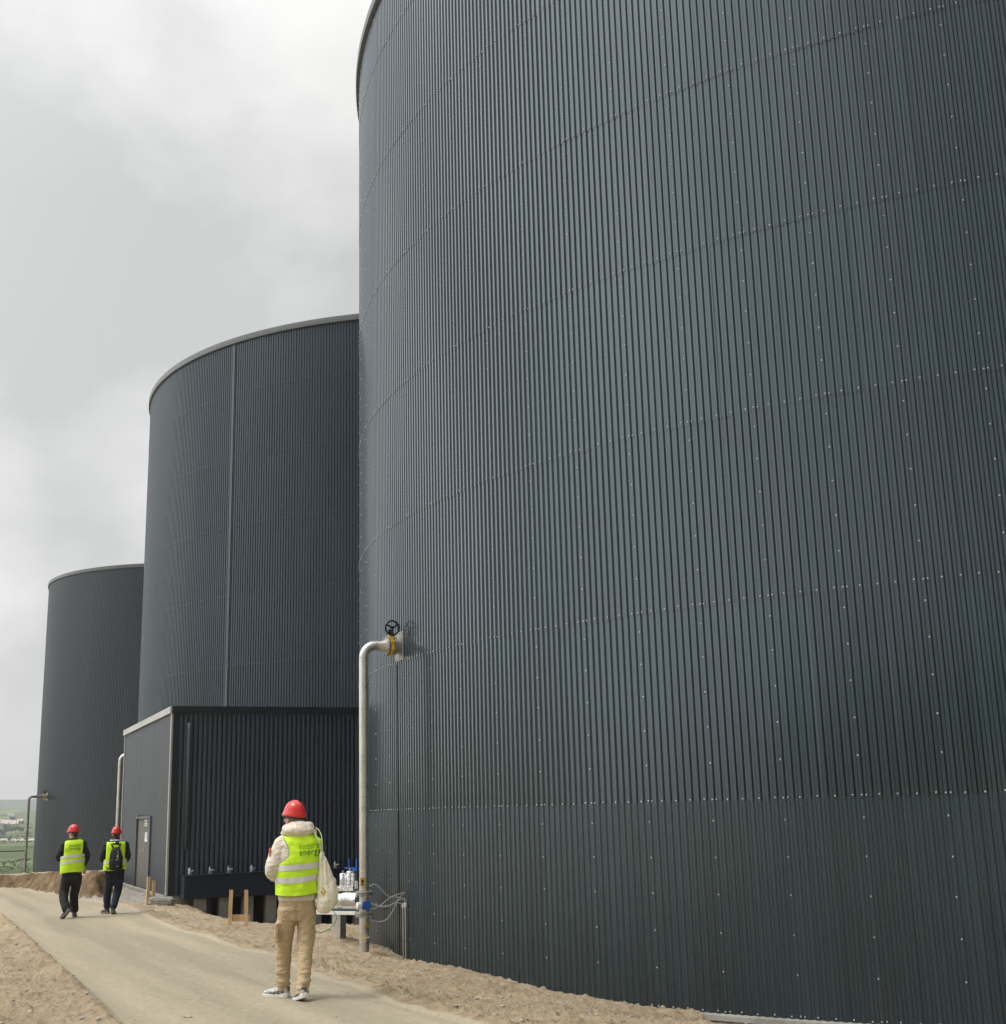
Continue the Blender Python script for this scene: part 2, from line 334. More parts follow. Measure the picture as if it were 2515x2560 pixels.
def height(x, y, detail=True):
    D = np.hypot(x, y)
    h = hnear(x, y)
    sd = path_sd(x, y); bd = bank_sd(x, y)
    plane = np.maximum(-.0385*y+.10*fbm(x*.25, y*.25, 3, 9), -3.1)-.22*sst(3, 8, bd)*(1-sst(60, 78, D))
    plane = plane+.22*np.exp(-((x+21)**2+(y-77.5)**2)/14.0)
    h = h*(1-sst(46, 60, D)*(bd < 0))+plane*sst(46, 60, D)*(bd < 0)
    rise = sst(0.0, .42, bd+.16*fbm(x*1.6, y*1.6, 4, 4)+.03*fbm(x*7, y*7, 3, 14))
    h = h*(1-rise)+plane*rise
    h = h+.16*np.exp(-((bd-.15)/.28)**2)*fbm(x*3.3, y*3.3, 5, 24, .65)
    far = np.interp(D, FD, FZ)+np.where(D > 130, (D-130)*.0035, 0)*fbm(x*.006, y*.006, 4, 21)*1.3
    az = np.degrees(np.arctan2(x, y)); far = far+np.where(D > 700, (D-700)*.0016*(1-np.clip((az+22)/6, -1, 1)), 0)*.5
    w = sst(84, 96, D); h = h*(1-w)+far*w
    # unseen rise behind the viewer and at right, added to darken tank reflections
    a2 = np.degrees(np.arctan2(x, y)) % 360; rs_ = sst(48, 85, a2)*(1-sst(225, 258, a2)); h = h+rs_*sst(34, 170, D)*(26+7*fbm(x*.02, y*.02, 4, 55))
    if detail:
        out = sst(0.0, .22, sd+.05*fbm(x*3, y*3, 3, 2)); near = 1-sst(60, 90, D)
        left = (x < -2.2-.47*(y-9))
        clod = fbm(x*2.2, y*2.2, 5, 31, .62); rid = 1-np.abs(fbm(x*4.1, y*4.1, 4, 41, .6))*2
        h = h+out*near*(.026*clod+.026*rid*np.clip(clod+.4, 0, 1)+.026*fbm(x*13, y*13, 4, 51, .7))
        lump = np.clip(fbm(x*11, y*11, 3, 61)-.22, 0, 1)*.065; h = h+out*near*lump
        # small step of spoil on either edge
        h = h+near*np.exp(-((sd-.16)/.16)**2)*(.055+.03*fbm(x*2, y*2, 3, 71))*(sd > -.02)
        h = h+near*np.where(left, .07, -.02)*sst(.02, .14, sd)*(D < 40)
        # caterpillar track prints in the strip right of the path
        tk = np.exp(-((sd-.55)/.26)**4)*(~left)*(D < 24)*(y > 12.5)*np.clip(.6+1.5*fbm(x*.8, y*.8, 2, 17), 0, 1)
        h = h+tk*.030*np.sign(np.sin((x*.42-y*.9)*2*math.pi/.17))
        # smooth compacted path with faint edge ruts
        pin = 1-out
        h = h+pin*near*(.0015*fbm(x*.7, y*.7, 2, 81)+.0042*fbm(x*7, y*7, 5, 91, .6)+.05*np.clip(fbm(x*6, y*6, 2, 93)-.62, 0, 1))
        ld = sd+.95; h = h-pin*near*left_rut(x, y, sd)
    return h
def left_rut(x, y, sd):
    lx = x+2.2+.47*(y-9)
    e = np.exp(-((sd+.75)/.10)**2)*.010*(lx < 3)+np.exp(-((sd+.25)/.14)**2)*.012*(lx < 3)
    e = e+.007*(np.exp(-((sd+1.55)/.13)**4)+np.exp(-((sd+.55)/.10)**4)*(lx > 3))*(1+.5*np.sign(np.sin((x*.45-y*.9)*2*math.pi/.11)))
    return e*(.6+.6*fbm(x*1.5, y*1.5, 3, 15))
# polar sheet about the viewer: fine in front, coarse behind, out to the horizon
azf = np.linspace(-27, 27, 760); azc = np.concatenate([np.linspace(27.4, 60, 90), np.linspace(63, 297, 79), np.linspace(300, 332.6, 90)])
AZ = np.radians(np.concatenate([azf, azc])); NA = len(AZ)
rad = [0.6]
while rad[-1] < 3000:
    r_ = rad[-1]
    rad.append(r_*(1.25 if r_ < 5 else (1.0014 if 31 < r_ < 46 else 1.0034 if r_ < 46 else (1.012 if r_ < 100 else 1.03))))
RD = np.array(rad); NR = len(RD)
GA, GR = np.meshgrid(AZ, RD)
jit = 0.0
GX = GR*np.sin(GA); GY = GR*np.cos(GA); GZ = height(GX, GY)
verts = np.stack([GX, GY, GZ], -1).reshape(-1, 3)
ii, jj = np.meshgrid(np.arange(NR-1), np.arange(NA), indexing='ij'); j2 = (jj+1) % NA
quads = np.stack([ii*NA+jj, ii*NA+j2, (ii+1)*NA+j2, (ii+1)*NA+jj], -1).reshape(-1, 4)[:, ::-1]
fx = GX.reshape(-1)[quads].mean(1); fy = GY.reshape(-1)[quads].mean(1); fd = np.hypot(fx, fy)
fsd = path_sd(fx, fy)+.05*fbm(fx*3, fy*3, 3, 2); fbd = bank_sd(fx, fy)
is_path = (fsd < .03) & (fd < 60); fa_ = np.degrees(np.arctan2(fx, fy)) % 360; is_far = (fd > 96) | ((fd > 34) & (fa_ > 50) & (fa_ < 250))
def submesh(name, mask, mats, mi=None):
    q = quads[mask]; used, inv = np.unique(q, return_inverse=True); v = verts[used]
    me = bpy.data.meshes.new(name); me.vertices.add(len(v)); me.vertices.foreach_set('co', v.astype(np.float32).ravel())
    nf = len(q); me.loops.add(nf*4); me.loops.foreach_set('vertex_index', inv.reshape(-1).astype(np.int32))
    me.polygons.add(nf); me.polygons.foreach_set('loop_start', np.arange(0, nf*4, 4, dtype=np.int32))
    me.polygons.foreach_set('loop_total', np.full(nf, 4, np.int32))
    for mm in mats: me.materials.append(mm)
    if mi is not None: me.polygons.foreach_set('material_index', mi[mask].astype(np.int32))
    me.polygons.foreach_set('use_smooth', np.ones(nf, bool)); me.update(); me.validate()
    o = bpy.data.objects.new(name, me); COL.objects.link(o); tag(o, kind='structure'); return o
def groundmat(name, stops, scale, bump, bscale, rough=.95, scale2=None, dist=.03, along=None):
    m = bpy.data.materials.new(name); m.use_nodes = True; N, L = m.node_tree.nodes, m.node_tree.links; b = N['Principled BSDF']
    b.inputs['Roughness'].default_value = rough; b.inputs['Specular IOR Level'].default_value = .2
    tcn = N.new('ShaderNodeTexCoord')
    n = N.new('ShaderNodeTexNoise'); n.inputs['Scale'].default_value = scale; n.inputs['Detail'].default_value = 9; n.inputs['Roughness'].default_value = .68; L.new(tcn.outputs['Object'], n.inputs['Vector'])
    r = N.new('ShaderNodeValToRGB'); L.new(n.outputs['Fac'], r.inputs[0]); e = r.color_ramp.elements
    e[0].position, e[0].color = stops[0][0], (*stops[0][1], 1); e[1].position, e[1].color = stops[-1][0], (*stops[-1][1], 1)
    for p, c in stops[1:-1]:
        q = e.new(p); q.color = (*c, 1)
    out = r.outputs[0]
    if scale2:
        n3 = N.new('ShaderNodeTexNoise'); n3.inputs['Scale'].default_value = scale2; n3.inputs['Detail'].default_value = 5
        if along:
            mpn = N.new('ShaderNodeMapping'); mpn.vector_type = 'TEXTURE'; mpn.inputs['Rotation'].default_value = (0, 0, R(along)); mpn.inputs['Scale'].default_value = (14, .8, 1); L.new(tcn.outputs['Object'], mpn.inputs[0]); L.new(mpn.outputs[0], n3.inputs['Vector'])
        else: L.new(tcn.outputs['Object'], n3.inputs['Vector'])
        mr = N.new('ShaderNodeMapRange'); L.new(n3.outputs['Fac'], mr.inputs[0]); mr.inputs['From Min'].default_value = .3; mr.inputs['From Max'].default_value = .7; mr.inputs['To Min'].default_value = .82; mr.inputs['To Max'].default_value = 1.14
        vm = N.new('ShaderNodeVectorMath'); vm.operation = 'SCALE'; L.new(out, vm.inputs[0]); L.new(mr.outputs[0], vm.inputs['Scale']); out = vm.outputs[0]
    L.new(out, b.inputs['Base Color'])
    n2 = N.new('ShaderNodeTexNoise'); n2.inputs['Scale'].default_value = bscale; n2.inputs['Detail'].default_value = 10; n2.inputs['Roughness'].default_value = .7; L.new(tcn.outputs['Object'], n2.inputs['Vector'])
    bp = N.new('ShaderNodeBump'); bp.inputs['Strength'].default_value = bump; bp.inputs['Distance'].default_value = dist; L.new(n2.outputs['Fac'], bp.inputs['Height']); L.new(bp.outputs[0], b.inputs['Normal'])
    return m
M['sand'] = groundmat('loose_sand', [(.32, (.25, .18, .11)), (.43, (.49, .38, .25)), (.72, (.66, .53, .37))], 7.0, 1.0, 28, scale2=.6, dist=.07)
M['path'] = groundmat('packed_clay_path', [(.3, (.30, .258, .185)), (.5, (.365, .317, .23)), (.75, (.41, .358, .262))], 14.0, .7, 45, scale2=1.3, along=115.6, dist=.012)
M['earth'] = groundmat('brown_earth', [(.33, (.12, .075, .04)), (.5, (.22, .15, .085)), (.68, (.38, .28, .18))], 2.2, 1.0, 9, dist=.12)
M['gravel'] = groundmat('grey_gravel', [(.35, (.24, .215, .18)), (.65, (.40, .36, .31))], 9, .6, 60, dist=.02)
bank_face = (fbd > -.12) & (fbd < .62+.25*fbm(fx*.8, fy*.8, 3, 5)) & (fd < 70)
ap = ((fx-BA.x)*BS.x+(fy-BA.y)*BS.y); aq = ((fx-BA.x)*BN.x+(fy-BA.y)*BN.y); al = -((fx-BA.x)*BF.x+(fy-BA.y)*BF.y)
apron = (ap > .3) & (al > 0) & (al < 1.9+.15*fbm(fx, fy, 3, 6)) & (ap < 12) & (fbd < 0)
trench = (aq > -0.5) & (aq < 3.6+.4*fbm(fx, fy, 3, 8)) & (-al > .9) & (-al < 12)
gmi = np.zeros(len(quads), int); gmi[bank_face] = 1; gmi[apron] = 2; gmi[trench] = 1
ground = submesh('ground', ~is_path & ~is_far, [M['sand'], M['earth'], M['gravel']], gmi)
path = submesh('path', is_path & ~is_far, [M['path']])
# valley and hills
def hillmat():
    m = bpy.data.materials.new('hill_grass'); m.use_nodes = True; N, L = m.node_tree.nodes, m.node_tree.links; b = N['Principled BSDF']
    b.inputs['Roughness'].default_value = .95; b.inputs['Specular IOR Level'].default_value = .1
    tcn = N.new('ShaderNodeTexCoord'); mpn = N.new('ShaderNodeMapping'); mpn.inputs['Scale'].default_value = (1, .42, 1); L.new(tcn.outputs['Object'], mpn.inputs[0])
    n = N.new('ShaderNodeTexNoise'); n.inputs['Scale'].default_value = .022; n.inputs['Detail'].default_value = 10; n.inputs['Roughness'].default_value = .62; L.new(mpn.outputs[0], n.inputs['Vector'])
    r = N.new('ShaderNodeValToRGB'); L.new(n.outputs['Fac'], r.inputs[0]); e = r.color_ramp.elements
    e[0].position, e[0].color = .34, (.05, .075, .035, 1); e[1].position, e[1].color = .72, (.29, .28, .17, 1)
    q = e.new(.47); q.color = (.10, .135, .06, 1); q = e.new(.58); q.color = (.17, .20, .09, 1)
    L.new(r.outputs[0], b.inputs['Base Color']); return m
M['hill'] = hillmat()
hills = submesh('hills', is_far, [M['hill']])
M['palefield'] = groundmat('pale_ploughed_field', [(.3, (.42, .33, .27)), (.7, (.66, .56, .49))], .05, .1, 1)
def gz(x, y): return float(height(np.array([float(x)]), np.array([float(y)]), True)[0])
def gzs(x, y): return float(height(np.array([float(x)]), np.array([float(y)]), False)[0])
def findd(px, py):
    d0 = ray(px, py); hl = math.hypot(d0.x, d0.y); d0 = d0/hl; t = 100.0
    while t < 2200:
        if d0.z*t < gzs(d0.x*t, d0.y*t): return t
        t *= 1.01
    return 1700.0
def patch(name, az0, az1, d0, d1, mtl, lift=.4):
    na, nd = 40, 24; A = np.radians(np.linspace(az0, az1, na)); Dd = np.linspace(d0, d1, nd)
    vs = []; fs = []
    for i, d in enumerate(Dd):
        for j, a in enumerate(A):
            k = d*(1+.008*math.sin(j*.5)+.005*math.sin(j*1.7)); x, y = k*math.sin(a), k*math.cos(a); vs.append((x, y, gzs(x, y)+lift))
    for i in range(nd-1):
        for j in range(na-1): fs.append((i*na+j, i*na+j+1, (i+1)*na+j+1, (i+1)*na+j))
    me = bpy.data.meshes.new(name); me.from_pydata(vs, [], fs); o = link(name, me, mtl, None, True); tag(o, kind='structure'); return o
patch('field', -24.5, -20.85, findd(25, 2061), findd(25, 2051), M['palefield'], .6)
patch('field', -25.0, -20.2, findd(30, 2103), findd(30, 2099), M['palefield'], .25)
print('fields', findd(25, 2061), findd(25, 2051), findd(30, 2103), findd(30, 2099), findd(30, 2027))
# far mountain in the mist
mv = []; mf = []; K = 60
for j in range(K+1):
    a = math.radians(-60+90*j/K); d = 2600
    hgt = 50+6*math.sin(j*.33+1.0)+6*math.sin(j*.9)+3*math.sin(j*1.7)
    for i, (dd, hh) in enumerate(((-200, -15), (-100, .45), (0, 1.0), (150, .5), (250, -15))):
        k = d+dd; mv.append((k*math.sin(a), k*math.cos(a), hh if hh < -1 else hgt*hh))
for j in range(K):
    for i in range(4): mf.append((j*5+i, (j+1)*5+i, (j+1)*5+i+1, j*5+i+1))
me = bpy.data.meshes.new('hills'); me.from_pydata(mv, [], mf)
tag(link('hills', me, mat('misty_hill', (.10, .13, .10), .95), None, True), kind='structure')
# ================================================================ TANKS
def rib_profile(nr, R0, depth, phase, crest=.36, flank=.165, damp=None):
    """closed ring of radial profile points: outer crest, flank, valley, flank"""
    pts = []; w = 2*math.pi/nr
    for i in range(nr):
        a0 = phase+i*w
        for fr, rr in ((-crest/2, 0), (-crest/2+.03, .0), (crest/2-.03, 0), (crest/2, 0), (crest/2+flank, -depth), (crest/2+flank+.03, -depth), (.5, -depth*.97), (1-crest/2-flank, -depth)):
            pts.append((a0+fr*w, R0+rr))
    return pts
def ring_mesh(cx, cy, R0, z0, z1, nr, depth, phase, rows, seed, lap=.004, wob=.0025, sheets=93):
    base = rib_profile(nr, 0, depth, 0); n = len(base)
    A = np.array([p[0] for p in base])+phase; r0 = np.array([p[1] for p in base])
    zs = np.linspace(z0, z1, rows); V = []
    per = nr/sheets
    rs = np.random.RandomState(seed); tilt = rs.uniform(-1, 1, sheets); twist = rs.uniform(-1, 1, sheets)
    sh = (((A-phase)/(2*math.pi)*sheets+.5) % sheets); si = sh.astype(int) % sheets; sf = sh-np.floor(sh)
    for k, z in enumerate(zs):
        t = (z-z0)/(z1-z0)
        bulge = wob*(fbm(A*9+seed*3.1, np.full_like(A, z*.55), 3, seed)) + .0018*tilt[si]*(sf-.5)*2+.0012*np.sin(sf*math.pi*2+twist[si]*3)*np.sin(t*math.pi)
        r = R0+r0+bulge+lap*(1-t)-lap*.3
        ang = A+.00004*np.sin(z*1.3+si*2.1)
        zz = np.full_like(A, z)
        if k == 0: zz = zz+.006*np.sin(si*2.3+seed)+.004*np.sin(si*.7)
        V.append(np.stack([cx+r*np.cos(ang), cy+r*np.sin(ang), zz], -1))
    V = np.concatenate(V); F = []
    i = np.arange(n); j = (i+1) % n
    for k in range(rows-1): F.append(np.stack([k*n+i, k*n+j, (k+1)*n+j, (k+1)*n+i], -1))
    # turned lower edge gives the seam its thin shadow
    inner = V[:n].copy(); dx = inner[:, 0]-cx; dy = inner[:, 1]-cy; L_ = np.hypot(dx, dy); inner[:, 0] -= dx/L_*.006; inner[:, 1] -= dy/L_*.006
    V = np.concatenate([V, inner]); b = rows*n
    F.append(np.stack([b+i, b+j, j, i], -1))
    F = np.concatenate(F)
    me = bpy.data.meshes.new('ring'); me.vertices.add(len(V)); me.vertices.foreach_set('co', V.astype(np.float32).ravel())
    me.loops.add(F.size); me.loops.foreach_set('vertex_index', F.reshape(-1).astype(np.int32)); me.polygons.add(len(F))
    me.polygons.foreach_set('loop_start', np.arange(0, F.size, 4, dtype=np.int32)); me.polygons.foreach_set('loop_total', np.full(len(F), 4, np.int32))
    me.polygons.foreach_set('use_smooth', np.zeros(len(F), bool)); me.update(); me.validate()
    tn = rs.uniform(-.13, .13, sheets)+rs.uniform(-.05, .05); at_ = me.attributes.new('tone', 'FLOAT', 'FACE')
    vals = np.tile(tn[si], len(F)//n)[:len(me.polygons)]
    at_.data.foreach_set('value', vals.astype(np.float32)); return me
def screw_mesh(r=.011):
    mb = MB(); mb.lathe([(-.002, r*.9), (.003, r), (.006, r*.85), (.009, r*.4)], (0, 0, 0), (1, 0, 0), 8); return mb.mesh('screw')
def make_tank(T, ztop, seams, nr, sheets, phase, label, depth=.02, mats=None, screws=True, fascia=.20, rows=9, near_parts=0):
    cx, cy, R0 = T
    root = empty('storage_tank', (0, 0, 0), 0, label, 'storage tank', 'dark ribbed round storage tanks')
    root.location = (cx, cy, seams[0])
    off = Vector((-cx, -cy, -seams[0]))
    def put(o): o.parent = root; o.location = off; return o
    zs = list(seams)+[ztop]
    for k in range(len(zs)-1):
        me = ring_mesh(cx, cy, R0, zs[k]-(.035 if k else .02), zs[k+1]-(0 if k == len(zs)-2 else .0), nr, depth if (k or near_parts == 0) else depth*.62, phase, rows, k+1, sheets=sheets)
        put(link('cladding_ring', me, mats[0] if k else mats[1]))
    # fascia with drip edge, roof
    mb = MB(); n = 256; prof = [(R0+.004, -fascia-.02), (R0+.07, -fascia), (R0+.075, -.02), (R0+.065, .02), (R0-.05, .05), (R0-.25, .02)]
    vs = []; fs = []
    for k in range(n):
        a = 2*math.pi*k/n
        for r_, z_ in prof: vs.append((cx+r_*math.cos(a), cy+r_*math.sin(a), ztop+fascia+z_))
    q = len(prof)
    for k in range(n):
        k2 = (k+1) % n
        for i in range(q-1): fs.append((k*q+i, k2*q+i, k2*q+i+1, k*q+i+1))
    mb.add(vs, fs); put(mb.build('rim_flashing', M['fascia'], None, True)).data.set_sharp_from_angle(angle=R(30))
    mb = MB(); vs = [(cx, cy, ztop+fascia+1.1)]; fs = []
    for k in range(n): a = 2*math.pi*k/n; vs.append((cx+(R0-.2)*math.cos(a), cy+(R0-.2)*math.sin(a), ztop+fascia+.021))
    for k in range(n): fs.append((0, 1+k, 1+(k+1) % n))
    mb.add(vs, fs); put(mb.build('roof', M['roof'], None, True))
    mb = MB(); vs = []; fs = []; zb = seams[0]-.02
    for k in range(n):
        a = 2*math.pi*k/n
        for r_, z_ in ((R0-.03, zb+.01), (R0+.055, zb-.012), (R0+.06, zb-.07), (R0+.02, zb-.09), (R0+.02, zb-.9)): vs.append((cx+r_*math.cos(a), cy+r_*math.sin(a), z_))
    for k in range(n):
        k2 = (k+1) % n
        for i in range(4): fs.append((k*5+i, k*5+i+1, k2*5+i+1, k2*5+i))
    mb.add(vs, fs); put(mb.build('concrete_footing', M['concrete'], None))
    if screws:
        sm = screw_mesh(screws); pos = []
        a_cam = math.atan2(-cy, -cx); w = 2*math.pi/sheets; rw = 2*math.pi/nr
        for s in range(sheets):
            a = phase+s*w; da = (a-a_cam+math.pi) % (2*math.pi)-math.pi
            if abs(da) > (1.0 if T is T2 else 1.18): continue
            for k in range(len(zs)-1):
                hgt = zs[k+1]-zs[k]
                rr = R0+.001
                for q_ in (.188, .368, .548, .724, .90):
                    pos.append((a+rnd(.0004), rr, zs[k]+q_*hgt+rnd(.006)))
                for i_, off_ in enumerate((0, 2, 4, 6, 8)):
                    pos.append((a+off_*rw+rnd(.0004), rr+.004, zs[k]+.012+rnd(.006)))
                pos.append((a+1*rw*.5, rr+.001 if False else R0-.006, zs[k]+.012))
        P = []
        for a, r_, z_ in pos:
            x_, y_ = cx+r_*math.cos(a), cy+r_*math.sin(a)
            v = Vector((x_, y_, z_)); 
            pz = v.dot(CF)
            if pz <= 0: vis = False
            else:
                px = IW/2+F_PX*v.dot(CR)/pz; py = IH/2-F_PX*v.dot(CU)/pz; vis = -200 < px < IW+200 and -300 < py < IH+200
            P.append((0 if vis else 1, v.length, a, x_, y_, z_))
        P.sort()
        for _, _, a, x_, y_, z_ in P[:near_parts]:
            o = bpy.data.objects.new('screw', sm); COL.objects.link(o); o.parent = root; o.location = (x_-cx, y_-cy, z_-seams[0]); o.rotation_euler = (0, 0, a)
        sm.materials.append(M['screw'])
        mb = MB(); bv = [tuple(v.co) for v in sm.vertices]; bf = [tuple(p.vertices) for p in sm.polygons]
        for _, d_, a, x_, y_, z_ in P[near_parts:]:
            c_, s_ = math.cos(a), math.sin(a)
            mb.add([(x_+v[0]*c_-v[1]*s_, y_+v[0]*s_+v[1]*c_, z_+v[2]) for v in bv], bf)
        tag(put(mb.build('screws', M['screw'], None)), kind='stuff')
    return root, put
def rnd(s): return random.uniform(-s, s)
U = 2.5*.9972
seams1 = [-2.47]+[.042+U*k for k in range(0, 7)]
ph1 = R(-126.56)
tank1, put1 = make_tank(T1, 16.28, seams1, 837, 93, ph1, 'huge near dark grey ribbed tank filling the right of the view', depth=.026, mats=(M['tank'], M['tank_low']), screws=.0102, near_parts=100)
s2 = 2.42
seams2 = [-2.62]+[14.62-s2*k for k in range(6, -1, -1)]
tank2, put2 = make_tank(T2, 16.50, seams2, 735, 82, .01, 'middle dark tank behind the flat-roofed plant building, with one pale vertical strip', depth=.022, mats=(M['tank_mid'], M['tank_mid']), screws=.007, fascia=.19, rows=5, near_parts=100)
tank3, put3 = make_tank(T3, 15.92, [-3.12]+[-.7+2.5*k for k in range(0, 6)], 573, 64, .02, 'farthest and smallest looking dark tank, beyond the earth bank at the left', depth=.018, mats=(M['tank_far'], M['tank_far']), screws=False, fascia=.20, rows=3)
# pale cover strip on the middle tank
p = at(570, 1500, 42.0); d0 = Vector((p.x, p.y, 0)).normalized()
def hitcyl(px, py, T):
    d = ray(px, py); cx, cy, r = T; a = d.x*d.x+d.y*d.y; b = -(d.x*cx+d.y*cy); k = cx*cx+cy*cy-r*r
    return d*((-b-math.sqrt(max(0, b*b-a*k)))/a)
h = hitcyl(576, 1300, T2); a = math.atan2(h.y-T2[1], h.x-T2[0]); mb = MB(); n_ = 6
w_ = .06/T2[2]; vs = []; fs = []
for k, z_ in enumerate((-2.6, 16.46)):
    for j in range(n_+1):
        aa = a+w_*(j/n_*2-1); rr = T2[2]+.024; vs.append((T2[0]+rr*math.cos(aa), T2[1]+rr*math.sin(aa), z_))
for j in range(n_): fs.append((j, j+1, n_+1+j+1, n_+1+j))
vb = len(vs)
for k, z_ in enumerate((-2.6, 16.46)):
    for aa in (a-w_, a+w_): vs.append((T2[0]+(T2[2]-.02)*math.cos(aa), T2[1]+(T2[2]-.02)*math.sin(aa), z_))
fs += [(vb, 0, n_+1, vb+2), (n_, vb+1, vb+3, 2*n_+1)]
mb.add(vs, fs); put2(mb.build('cover_strip', M['strip'], None))

# ================================================================ PLANT BUILDING
bld = empty('plant_building', (BA.x, BA.y, -1.85), 0, 'low flat-roofed dark building with ribbed front and grey door, in front of the middle tank', 'building')
boff = -Vector((BA.x, BA.y, -1.85))
def bput(o, par=None):
    o.parent = par or bld
    if par is None: o.location = boff
    return o
ZT, ZB = 2.82, -1.85; LF = 8.5; LS = 9.1
def bp_(f, s, z, n=0.0): return BA+BF*f+BS*s+BN*n+Vector((0, 0, z))
# body: side wall, back, right end, roof
A_, B_, C_, D_ = bp_(.03, .03, 0), bp_(.03, LS, 0), Vector((-8.5, 41.2, 0)), bp_(LF, .03, 0)
# flat cassettes on the side wall, each 1.1 m, door gap left open
ds0 = (atz(380, 2235, -1.85)); 
def side_s(px, py):                      # ray against the side wall plane -> (s, z)
    d = ray(px, py); nrm = BF; t = (BA.dot(nrm))/d.dot(nrm); q = d*t; return (q-BA).dot(BS), q.z
def front_s(px, py, off=0.0):
    d = ray(px, py); nrm = BN; t = ((BA+BN*off).dot(nrm))/d.dot(nrm); q = d*t; return (q-BA).dot(BF), q.z
DS0, _ = side_s(377, 2150); DS1, _ = side_s(342, 2150); _, DZ1 = side_s(360, 2041)
print('door', DS0, DS1, DZ1)
mb = MB(); Mside = Matrix((tuple(BS)+(0,), tuple(-BF)+(0,), (0, 0, 1, 0), (0, 0, 0, 1))).transposed()
Mside = Matrix(((BS.x, -BF.x, 0, 0), (BS.y, -BF.y, 0, 0), (0, 0, 1, 0), (0, 0, 0, 1)))
Mfront = Matrix(((BF.x, BN.x, 0, 0), (BF.y, BN.y, 0, 0), (0, 0, 1, 0), (0, 0, 0, 1)))
s = .07; e = .0
edges = [.07, 1.15, DS0-.02]+[]
cells = []
x_ = .07
while x_ < LS-.1:
    x2 = min(x_+1.05, LS-.07); cells.append((x_, x2)); x_ = x2
for a_, b_ in cells:
    for (c0, c1, zz0) in ([(a_, min(b_, DS0), ZB)] if a_ < DS0 else [])+([(max(a_, DS1), b_, ZB)] if b_ > DS1 else [])+([(max(a_, DS0), min(b_, DS1), DZ1+.03)] if b_ > DS0 and a_ < DS1 else []):
        if c1-c0 < .02: continue
        c = (c0+c1)/2; cp = bp_(0, c, (zz0+ZT-.18)/2); mb.box(cp, (c1-c0-.008, .03+random.uniform(0, .003), ZT-.18-zz0), M=Mside, bev=.003)
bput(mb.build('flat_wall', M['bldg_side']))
mb = MB()
def quad(*p): mb.add([tuple(q) for q in p], [tuple(range(len(p)))])
def V3(q, z): return (q.x, q.y, z)
quad(V3(B_, ZB), V3(C_, ZB), V3(C_, ZT), V3(B_, ZT)); quad(V3(C_, ZB), V3(D_, ZB), V3(D_, ZT), V3(C_, ZT))
quad(V3(A_, ZB), V3(B_, ZB), V3(B_, ZT-.02), V3(A_, ZT-.02))
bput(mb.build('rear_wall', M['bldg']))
mb = MB(); quad(V3(A_, ZT-.06), V3(D_, ZT-.06), V3(C_, ZT-.06), V3(B_, ZT-.06)); bput(mb.build('roof', M['roof']))
# ribbed front
mb = MB(); per = .1235; depth = .115; n_ = int((LF-.17)/per); prof = []
for i in range(n_+1):
    b0 = .17+i*per
    for fr, dd in ((0, 0), (.50, 0), (.56, -depth), (.94, -depth)): prof.append((b0+fr*per, dd))
vs = []; fs = []
for f_, dd in prof:
    for z_ in (ZB-.0, ZT-.16): vs.append(tuple(bp_(f_, 0, z_, .02+dd)))
for i in range(len(prof)-1): fs.append((2*i, 2*i+2, 2*i+3, 2*i+1))
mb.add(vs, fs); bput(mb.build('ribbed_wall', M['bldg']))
# corner trims and fascias
mb = MB(); mb.box(bp_(-.02, .06, (ZB+ZT-.18)/2), (.12, .05, ZT-.18-ZB), M=Mside, bev=.004); bput(mb.build('corner_trim', M['trim']))
mb = MB(); mb.box(bp_(.085, -.02, (ZB+ZT-.18)/2), (.17, .05, ZT-.18-ZB), M=Mfront, bev=.004); bput(mb.build('corner_trim', M['darktrim']))
mb = MB(); mb.box(bp_(-.02, LS-.05, (ZB+ZT-.18)/2), (.10, .05, ZT-.18-ZB), M=Mside, bev=.004); bput(mb.build('corner_trim', M['trim']))
mb = MB(); k_ = 4
for i in range(k_):
    a_, b_ = -.03+i*(LS+.06)/k_, -.03+(i+1)*(LS+.06)/k_
    mb.box(bp_(-.055, (a_+b_)/2, ZT-.085), (b_-a_-.006, .06, .17), M=Mside, bev=.004)
bput(mb.build('roof_fascia', M['trim']))
mb = MB(); mb.box(bp_(LF/2-.03, -.055, ZT-.082), (LF+.02, .07, .176), M=Mfront, bev=.004)
mb.box(bp_(LF/2-.03, -.065, ZT-.178), (LF+.02, .05, .014), M=Mfront); bput(mb.build('roof_fascia', M['darktrim']))
# door
dw = DS1-DS0
dr = empty('door', (0, 0, 0)); bput(dr); dr.location = (0, 0, 0)
def dput(o): o.parent = dr; o.location = boff; return o
mb = MB()
mb.box(bp_(-.015, DS0+.03, (ZB+DZ1)/2), (.06, .10, DZ1-ZB), M=Mside, bev=.004); mb.box(bp_(-.015, DS1-.03, (ZB+DZ1)/2), (.06, .10, DZ1-ZB), M=Mside, bev=.004)
mb.box(bp_(-.015, (DS0+DS1)/2, DZ1-.03), (dw-.12, .10, .06), M=Mside, bev=.004); dput(mb.build('door_frame', M['doorframe']))
mid = DS0+dw*.46
for a_, b_ in ((DS0+.07, mid-.006), (mid+.006, DS1-.07)):
    mb = MB(); mb.box(bp_(.02, (a_+b_)/2, (ZB+.02+DZ1-.07)/2), (b_-a_, .05, DZ1-.09-ZB), M=Mside, bev=.004); dput(mb.build('door_leaf', M['door']))
mb = MB(); q = bp_(-.03, mid+.10, -.86); mb.tube([q+BF*.04, q-BF*.03, q-BF*.035+BS*.14], .011, 8); mb.box(bp_(-.012, mid+.10, -.86), (.05, .012, .18), M=Mside, bev=.002); dput(mb.build('door_handle', M['steel']))
sg = empty('notice_board', (0, 0, 0)); 
